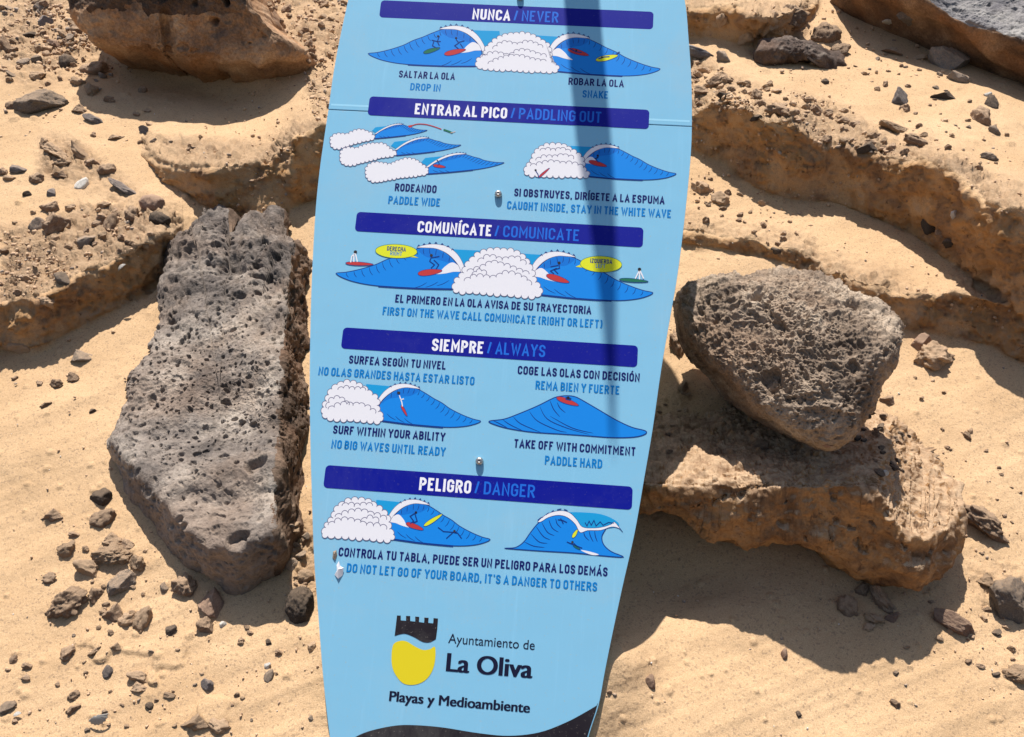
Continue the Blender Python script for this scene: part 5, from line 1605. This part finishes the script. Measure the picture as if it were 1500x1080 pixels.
 (1050, 118, 26, 18, 10, 'stone_brown', 'dark brown clod beside the sign above the long ochre scarp'),
 (1030, 132, 26, 16, -10, 'stone_brown', 'brown clod next to the sign in the rubble'),
 (1062, 140, 22, 12, -10, 'stone_dark', 'dark flat stone in the rubble right of the sign'),
 (1108, 138, 22, 20, 30, 'stone_brown', 'brown clod in the rubble above the long ochre scarp'),
 (1110, 172, 20, 10, -5, 'stone_dark', 'dark flat stone on the lip of the long ochre scarp'),
 (1144, 160, 40, 24, -35, 'stone_brown', 'large brown crust piece above the lip of the long ochre scarp'),
 (1270, 214, 30, 17, 0, 'stone_dark', 'dark stone set in the lip of the long ochre scarp'),
 (1345, 205, 40, 18, -35, 'stone_brown', 'brown crust piece near the right part of the scarp lip'),
 (1310, 185, 46, 16, -32, 'stone_tan', 'tan crust piece near the right part of the scarp lip'),
 (1364, 327, 20, 26, 20, 'stone_dark', 'black stone stuck in the face of the long ochre scarp'),
 (1393, 354, 24, 14, 5, 'stone_dark', 'black pebble at the foot of the long ochre scarp'),
 (1379, 343, 22, 20, -20, 'stone_brown', 'brown pebble between two black ones at the scarp foot'),
 (1398, 314, 12, 14, 0, 'shell_white', 'small white fragment stuck in the long ochre scarp'),
 (1027, 275, 34, 22, -25, 'stone_tan', 'rounded tan clod beside the sign below the long ochre scarp'),
 (1055, 290, 28, 24, -20, 'stone_tan', 'crumbly tan clod below the long ochre scarp near the sign'),
 (1137, 366, 14, 11, 0, 'stone_dark', 'small dark pebble at the end of the low middle step'),
 # right, lower
 (992, 502, 20, 48, 8, 'stone_brown', 'dark brown stone squeezed between the sign and the boulder'),
 (1001, 566, 14, 22, -15, 'stone_tan', 'small tan stone between the sign and the ledge top'),
 (1352, 500, 34, 30, 0, 'stone_pink', 'upper pale part of the tan block on the slope right of the boulder'),
 (1372, 520, 60, 50, -12, 'stone_tan', 'tan block standing on the slope right of the boulder'),
 (1301, 584, 24, 17, -20, 'stone_brown', 'flat brown stone right below the boulder'),
 (1418, 638, 10, 16, 20, 'stone_brown', 'small brown pebble on the smooth right slope'),
 (1212, 650, 16, 10, -20, 'stone_pink', 'small pinkish chip beneath the boulder tip'),
 (1115, 650, 24, 16, 0, 'stone_brown', 'round brown pebble in the shade under the boulder'),
 (1298, 692, 8, 9, 0, 'shell_white', 'tiny white shell on the ledge right of the boulder shade'),
 (1440, 762, 78, 46, -32, 'stone_brown', 'rough brown clod right of the ledge'),
 (1478, 872, 60, 70, -30, 'stone_grey', 'grey crumbly rock at the lower right edge'),
 (1450, 850, 30, 22, -20, 'stone_tan', 'tan clod left of the grey crumbly rock at lower right'),
 (1396, 909, 58, 30, -24, 'stone_pink', 'tan wedge shaped stone at the right end of the ledge shadow'),
 (1242, 885, 30, 32, 0, 'stone_brown', 'reddish round stone lying inside the ledge shadow'),
 (1292, 878, 52, 26, -52, 'stone_brown', 'long reddish stone slanting inside the ledge shadow'),
 (1264, 862, 22, 20, 0, 'stone_brown', 'small reddish stone left of the long slanting one'),
 (1284, 907, 38, 14, -32, 'stone_tan', 'narrow tan stone at the lower rim of the ledge shadow'),
 (1274, 918, 20, 12, 10, 'stone_tan', 'small tan stone below the narrow one at the shadow rim'),
 (1308, 902, 16, 20, -40, 'stone_pink', 'pale sliver stone catching light at the shadow rim'),
 (1490, 987, 44, 26, 15, 'stone_tan', 'ochre stone cut by the right edge near the bottom'),
 (1460, 926, 13, 11, 0, 'stone_dark', 'small dark pebble near the right edge above the ochre stone'),
 (1459, 987, 12, 7, 0, 'stone_dark', 'tiny dark pebble left of the ochre stone at the right edge'),
 (1150, 957, 12, 18, -25, 'stone_pink', 'whitish brown pebble alone on the bright sand at lower right'),
 (953, 997, 17, 20, -20, 'stone_pink', 'small pale stone with a dark side near the bottom right of the sign'),
 (893, 1014, 8, 8, 0, 'stone_brown', 'tiny brown pebble next to the tail of the sign'),
 (1170, 1046, 8, 10, 0, 'stone_dark', 'tiny dark pebble near the bottom edge at right'),
 (1313, 986, 9, 7, 0, 'stone_dark', 'tiny dark pebble on the bright sand at lower right'),
 (1312, 1030, 14, 14, 0, 'stone_brown', 'small mottled pebble on the bright sand at lower right'),
]
for px, py, w, h, rot, kind, lab in S:
    if 'crumbly' in lab or 'clod' in lab or 'ochre' in lab or 'mottled' in lab: nm = 'sand_clod'
    elif w < 20 and h < 20: nm = 'pebble'
    else: nm = 'stone'
    stone(px, py, w * 1.06, h * 1.08, rot, kind, lab, name=nm, cat='pebble' if nm == 'pebble' else ('clod' if nm == 'sand_clod' else 'stone'))

# long dark stone made from an outline
M['lava_dark2'] = mat_rock('lava_dark_brown', (0.05, 0.038, 0.033), (0.13, 0.095, 0.078), (0.30, 0.25, 0.21), (0.2, 0.12, 0.08), 1.6, 0.3)
DP = [(1113, 72), (1120, 62), (1140, 58), (1165, 56), (1190, 62), (1210, 72), (1228, 80), (1236, 98), (1230, 113), (1220, 108), (1205, 92), (1190, 86), (1165, 87), (1140, 92), (1122, 96), (1112, 86)]
def rho_dp(x, y):
    rb = 0.49
    yl = np.interp(x, [1110, 1150, 1200, 1240], [72, 68, 76, 96])
    z0 = field_at(1 / DEPTH, np.full_like(x, 1170.), np.full_like(x, 96.))
    return smin([z0 * 1.004 * (1 - 0.3 * (y - 90) / F) * (1 + .02 * (x - 1170) / F), z0 * 1.004 * (1 + 1.9 * (y - yl) / F) * (1 - .3 * (yl - 90) / F)], 0.003)
relief_rock('stone', DP, (1172, 75), rho_dp, 0.10, M['lava_dark2'], 'long dark brown curved stone lying on the upper right slope', 'stone', 160, 50, 0.02, 39,
            lambda P, N: 0.022 * fbm(P, 14, 4, 0.6, 95) + 0.008 * fbm(P, 50, 3, 0.6, 96, True), 0.02, 5, 0.3)

# shells: curved thin cups
def shell(px, py, w, rot, tilt, label):
    z = hit(px, py)
    if z is None: return
    bm = bmesh.new(); n, m = 22, 9; rows = []
    rr = random.Random(int(px))
    for i in range(m + 1):
        row = []
        for k in range(n + 1):
            a = math.pi * (0.08 + 0.84 * k / n); r = 0.12 + 0.88 * i / m
            r2 = r * (1 + 0.07 * math.sin(k * 2.1) * (i / m))
            row.append(bm.verts.new((r2 * math.cos(a) * 1.05, r2 * math.sin(a) - 0.5, 0.42 * (1 - r * r) + 0.03 * math.sin(k * 2.8) * i / m)))
        rows.append(row)
    for i in range(m):
        for k in range(n): bm.faces.new((rows[i][k], rows[i][k + 1], rows[i + 1][k + 1], rows[i + 1][k])).smooth = True
    bmesh.ops.recalc_face_normals(bm, faces=bm.faces)
    bmesh.ops.solidify(bm, geom=bm.faces[:], thickness=0.07)
    me = bpy.data.meshes.new('seashell'); bm.to_mesh(me); bm.free()
    o = link('seashell', me, M['shell_white'])
    s = w / 2 * z / F
    c = CM @ Vector(tuple(ray(np.float64(px), np.float64(py)) * (z - 0.75 * s)))
    o.matrix_world = Matrix.Translation(c) @ (CR @ Matrix.Rotation(R(rot), 3, 'Z') @ Matrix.Rotation(R(tilt), 3, 'X')).to_4x4() @ Matrix.Scale(s, 4)
    tag(o, label, 'shell')
shell(145, 1054, 30, 200, 12, 'white broken seashell at the bottom left corner of the sand')
shell(25, 1046, 13, 20, -20, 'small white seashell beside the grey stone at the left edge')
shell(178, 391, 14, 40, -10, 'white shell fragment on the lip of the left ochre step')

# scattered pebbles big enough to pick out, each a thing
ZONES = [
 ([(0, 0), (100, 0), (125, 60), (150, 110), (60, 125), (0, 125)], 34, (7, 17), ('stone_tan', 'stone_tan', 'stone_brown', 'stone_grey', 'stone_brown'), 'small broken stone in the top left rubble', 'rubble stones in the top left corner'),
 ([(380, 0), (505, 0), (490, 100), (470, 150), (450, 130), (440, 70)], 24, (7, 15), ('stone_tan', 'stone_tan', 'stone_brown'), 'small clod between the ochre block and the sign', 'clods between the ochre block and the sign'),
 ([(130, 110), (260, 170), (400, 190), (230, 240), (130, 200)], 10, (6, 10), ('stone_tan', 'stone_brown', 'stone_grey'), 'small pebble below the shadowed hollow', 'pebbles below the hollow'),
 ([(0, 310), (120, 300), (245, 310), (245, 350), (120, 390), (0, 440)], 34, (7, 17), ('stone_tan', 'stone_tan', 'stone_brown'), 'small clod above the left ochre step', 'clods on the left crust'),
 ([(90, 780), (225, 780), (230, 930), (110, 930)], 14, (6, 13), ('stone_tan', 'stone_tan', 'stone_brown'), 'small clod around the lower left heap', 'clods around the heap at lower left'),
 ([(415, 760), (455, 760), (462, 870), (418, 865)], 14, (7, 14), ('stone_tan', 'stone_brown', 'stone_grey'), 'small rubble stone between slab and sign', 'rubble between slab and sign'),
 ([(0, 930), (340, 930), (450, 1000), (460, 1078), (0, 1078)], 22, (5, 9), ('stone_brown', 'stone_tan', 'stone_grey'), 'tiny pebble on bottom left sand', 'pebbles on the sand at bottom left'),
 ([(1014, 95), (1100, 112), (1250, 165), (1340, 225), (1200, 212), (1150, 168), (1014, 150)], 58, (7, 18), ('stone_tan', 'stone_tan', 'stone_brown', 'stone_brown'), 'small clod above the long ochre scarp', 'clods above the long ochre scarp'),
 ([(1230, 30), (1360, 60), (1480, 200), (1480, 280), (1350, 200), (1250, 140)], 30, (5, 10), ('stone_tan', 'stone_brown', 'stone_brown', 'stone_grey'), 'small pebble on the upper right slope', 'pebbles on the upper right slope'),
 ([(1010, 255), (1060, 265), (1200, 345), (1180, 365), (1010, 340)], 16, (6, 12), ('stone_tan', 'stone_brown'), 'small clod below the long ochre scarp', 'clods below the long ochre scarp'),
 ([(1235, 605), (1300, 598), (1335, 640), (1325, 690), (1270, 695)], 22, (7, 15), ('stone_dark', 'stone_dark', 'stone_brown'), 'small dark stone in gravel below the boulder', 'dark stones below the boulder'),
 ([(1330, 540), (1500, 620), (1500, 800), (1400, 700)], 12, (5, 9), ('stone_brown', 'stone_tan'), 'small pebble right of the boulder', 'pebbles on the right slope'),
 ([(1410, 800), (1500, 790), (1500, 1000), (1300, 960)], 16, (6, 12), ('stone_tan', 'stone_brown', 'stone_brown'), 'small pebble along the lower right edge', 'pebbles at the lower right edge'),
 ([(960, 600), (1010, 560), (1010, 640), (985, 700)], 8, (7, 13), ('stone_tan', 'stone_brown'), 'small clod between the sign and the ledge', 'clods between sign and ledge'),
]
def where(x, y, poly):
    cx = sum(p[0] for p in poly) / len(poly); cy = sum(p[1] for p in poly) / len(poly)
    return ', ' + ('upper ' if y < cy else 'lower ') + ('left' if x < cx else 'right')
for poly, n, (a, b), kinds, lab, grp in ZONES:
    n = int(n * 1.4)
    xs = [p[0] for p in poly]; ys = [p[1] for p in poly]; c = 0; t = 0
    while c < n and t < 4000:
        t += 1
        x, y = rng.uniform(min(xs), max(xs)), rng.uniform(min(ys), max(ys))
        if not bool(inpoly(np.array([x]), np.array([y]), poly)[0]): continue
        w = a + (b - a) * rng.random() ** 1.6
        sw_, sh_, ro, kd = w * rng.uniform(0.9, 1.3), w * rng.uniform(0.55, 1.0), rng.uniform(-40, 30), rng.choice(kinds)
        asp = sh_ / sw_
        adj = ('flat ' if asp < 0.6 else ('chunky ' if asp > 0.85 else '')) + {'stone_tan': 'sandy', 'stone_brown': 'brown', 'stone_grey': 'grey', 'stone_dark': 'dark'}[kd] + (' leaning left' if ro > 15 else (' leaning right' if ro < -20 else ''))
        noun, rest = (lab.split(' ', 1)[1].split(' ', 1) if True else 0)
        size = 'tiny' if w < 8 else ('small' if w < 12 else 'fist sized')
        txt = lab.replace('small ', '').replace('tiny ', '').replace('dark stone', 'stone').replace('broken ', '').replace('dark gravel', 'gravel')
        head = 'tiny' if w < 8 else ('small' if w < 11.5 else 'larger')
        if stone(x, y, sw_, sh_, ro, kd, f'{head} {adj} {txt}' + where(x, y, poly).replace(' leaning left', '').replace(' leaning right', ''), grp, 0.2, 'sand_clod' if 'clod' in lab else ('rubble_stone' if 'stone' in lab else 'pebble'), 0, 'clod' if 'clod' in lab else ('stone' if 'stone' in lab else 'pebble')): c += 1

# fine gravel: too many to count
def gravel(name, spots, mats, seed, label, cat):
    r = np.random.RandomState(seed)
    bm = bmesh.new(); bmesh.ops.create_icosphere(bm, subdivisions=1, radius=1.0)
    bv = np.array([v.co[:] for v in bm.verts]); bf = np.array([[v.index for v in f.verts] for f in bm.faces]); bm.free()
    Vs, Fs, Ms = [], [], []
    k = 0
    for poly, n, smin_, smax_ in spots:
        xs = [p[0] for p in poly]; ys = [p[1] for p in poly]
        x = r.uniform(min(xs), max(xs), n * 4); y = r.uniform(min(ys), max(ys), n * 4)
        cl = vnoise(np.stack([x / 45, y / 30, x * 0 + seed], -1), 5)
        ok = inpoly(x, y, poly) & (cl + r.uniform(-0.7, 0.7, len(x)) > -0.1)
        x, y = x[ok][:n], y[ok][:n]
        z = field_at(DEPTH, x, y)
        P = ray(x, y) * z[:, None]
        sz = (smin_ + (smax_ - smin_) * r.random_sample(len(x)) ** 3) * 0.5 * z / F
        for p, s in zip(P, sz):
            A_ = np.linalg.qr(r.normal(size=(3, 3)))[0]
            q = bv * (1 + r.uniform(-0.28, 0.28, (len(bv), 1)))
            q = (q * np.array([1.25, 0.9, 0.65])) @ A_ * s
            Vs.append(q + p + Gc * s * 0.25); Fs.append(bf + k * len(bv)); Ms.append(np.full(len(bf), r.randint(len(mats)))); k += 1
    Vv = cam2w(np.concatenate(Vs)); Ff = np.concatenate(Fs)
    me = bpy.data.meshes.new(name)
    me.vertices.add(len(Vv)); me.vertices.foreach_set('co', Vv.astype(np.float32).ravel())
    me.loops.add(len(Ff) * 3); me.loops.foreach_set('vertex_index', Ff.astype(np.int32).ravel())
    me.polygons.add(len(Ff)); me.polygons.foreach_set('loop_start', np.arange(0, len(Ff) * 3, 3, dtype=np.int32)); me.polygons.foreach_set('loop_total', np.full(len(Ff), 3, np.int32))
    for m_ in mats: me.materials.append(M[m_])
    me.polygons.foreach_set('material_index', np.concatenate(Ms).astype(np.int32))
    me.update(calc_edges=True)
    o = link(name, me); tag(o, label, cat); o['kind'] = 'stuff'
    return o
DENSE = [z for z, a in (([(0, -10), (110, -10), (150, 60), (170, 110), (60, 130), (0, 120)], 1), ([(385, -20), (520, -20), (500, 190), (460, 180), (445, 100), (410, 40)], 1),
         ([(0, 330), (60, 330), (120, 300), (240, 300), (240, 350), (130, 390), (60, 430), (0, 440)], 1), ([(990, 60), (1090, 110), (1250, 160), (1330, 230), (1200, 215), (1150, 170), (1000, 165)], 1))]
spots = [([(-150, -150), (1650, -150), (1650, 1200), (-150, 1200)], 1500, 1.2, 6.5)]
spots += [(z, 620 if z[0][1] < 300 else 380, 1.8, 9) for z in DENSE]
spots += [([(150, 80), (260, 130), (400, 130), (410, 165), (300, 165), (180, 110)], 60, 2, 7)]
spots += [([(0, 0), (460, 0), (460, 330), (0, 330)], 500, 1.5, 7), ([(1000, 0), (1500, 0), (1500, 330), (1000, 330)], 700, 1.5, 7), ([(0, 740), (460, 740), (470, 1080), (0, 1080)], 220, 1.5, 6),
          ([(1230, 600), (1310, 590), (1350, 650), (1330, 700), (1240, 700)], 60, 2, 6), ([(1380, 560), (1500, 560), (1500, 1080), (1280, 1000)], 200, 1.2, 5), ([(1000, 200), (1200, 290), (1500, 480), (1500, 560), (1200, 360), (1000, 260)], 160, 1.5, 6)]
gravel('fine_gravel', spots, ['stone_tan', 'stone_tan', 'stone_tan', 'stone_tan', 'stone_tan', 'stone_brown', 'stone_brown', 'stone_grey'], 3, 'fine gravel and crumbs strewn over the sandy bank', 'gravel')
gravel('shell_grit', [([(0, 0), (1500, 0), (1500, 1080), (0, 1080)], 170, 1.5, 4.2)], ['shell_white'], 8, 'white shell grit sprinkled over the sandy bank', 'shell grit')
print('STONES', nstone)
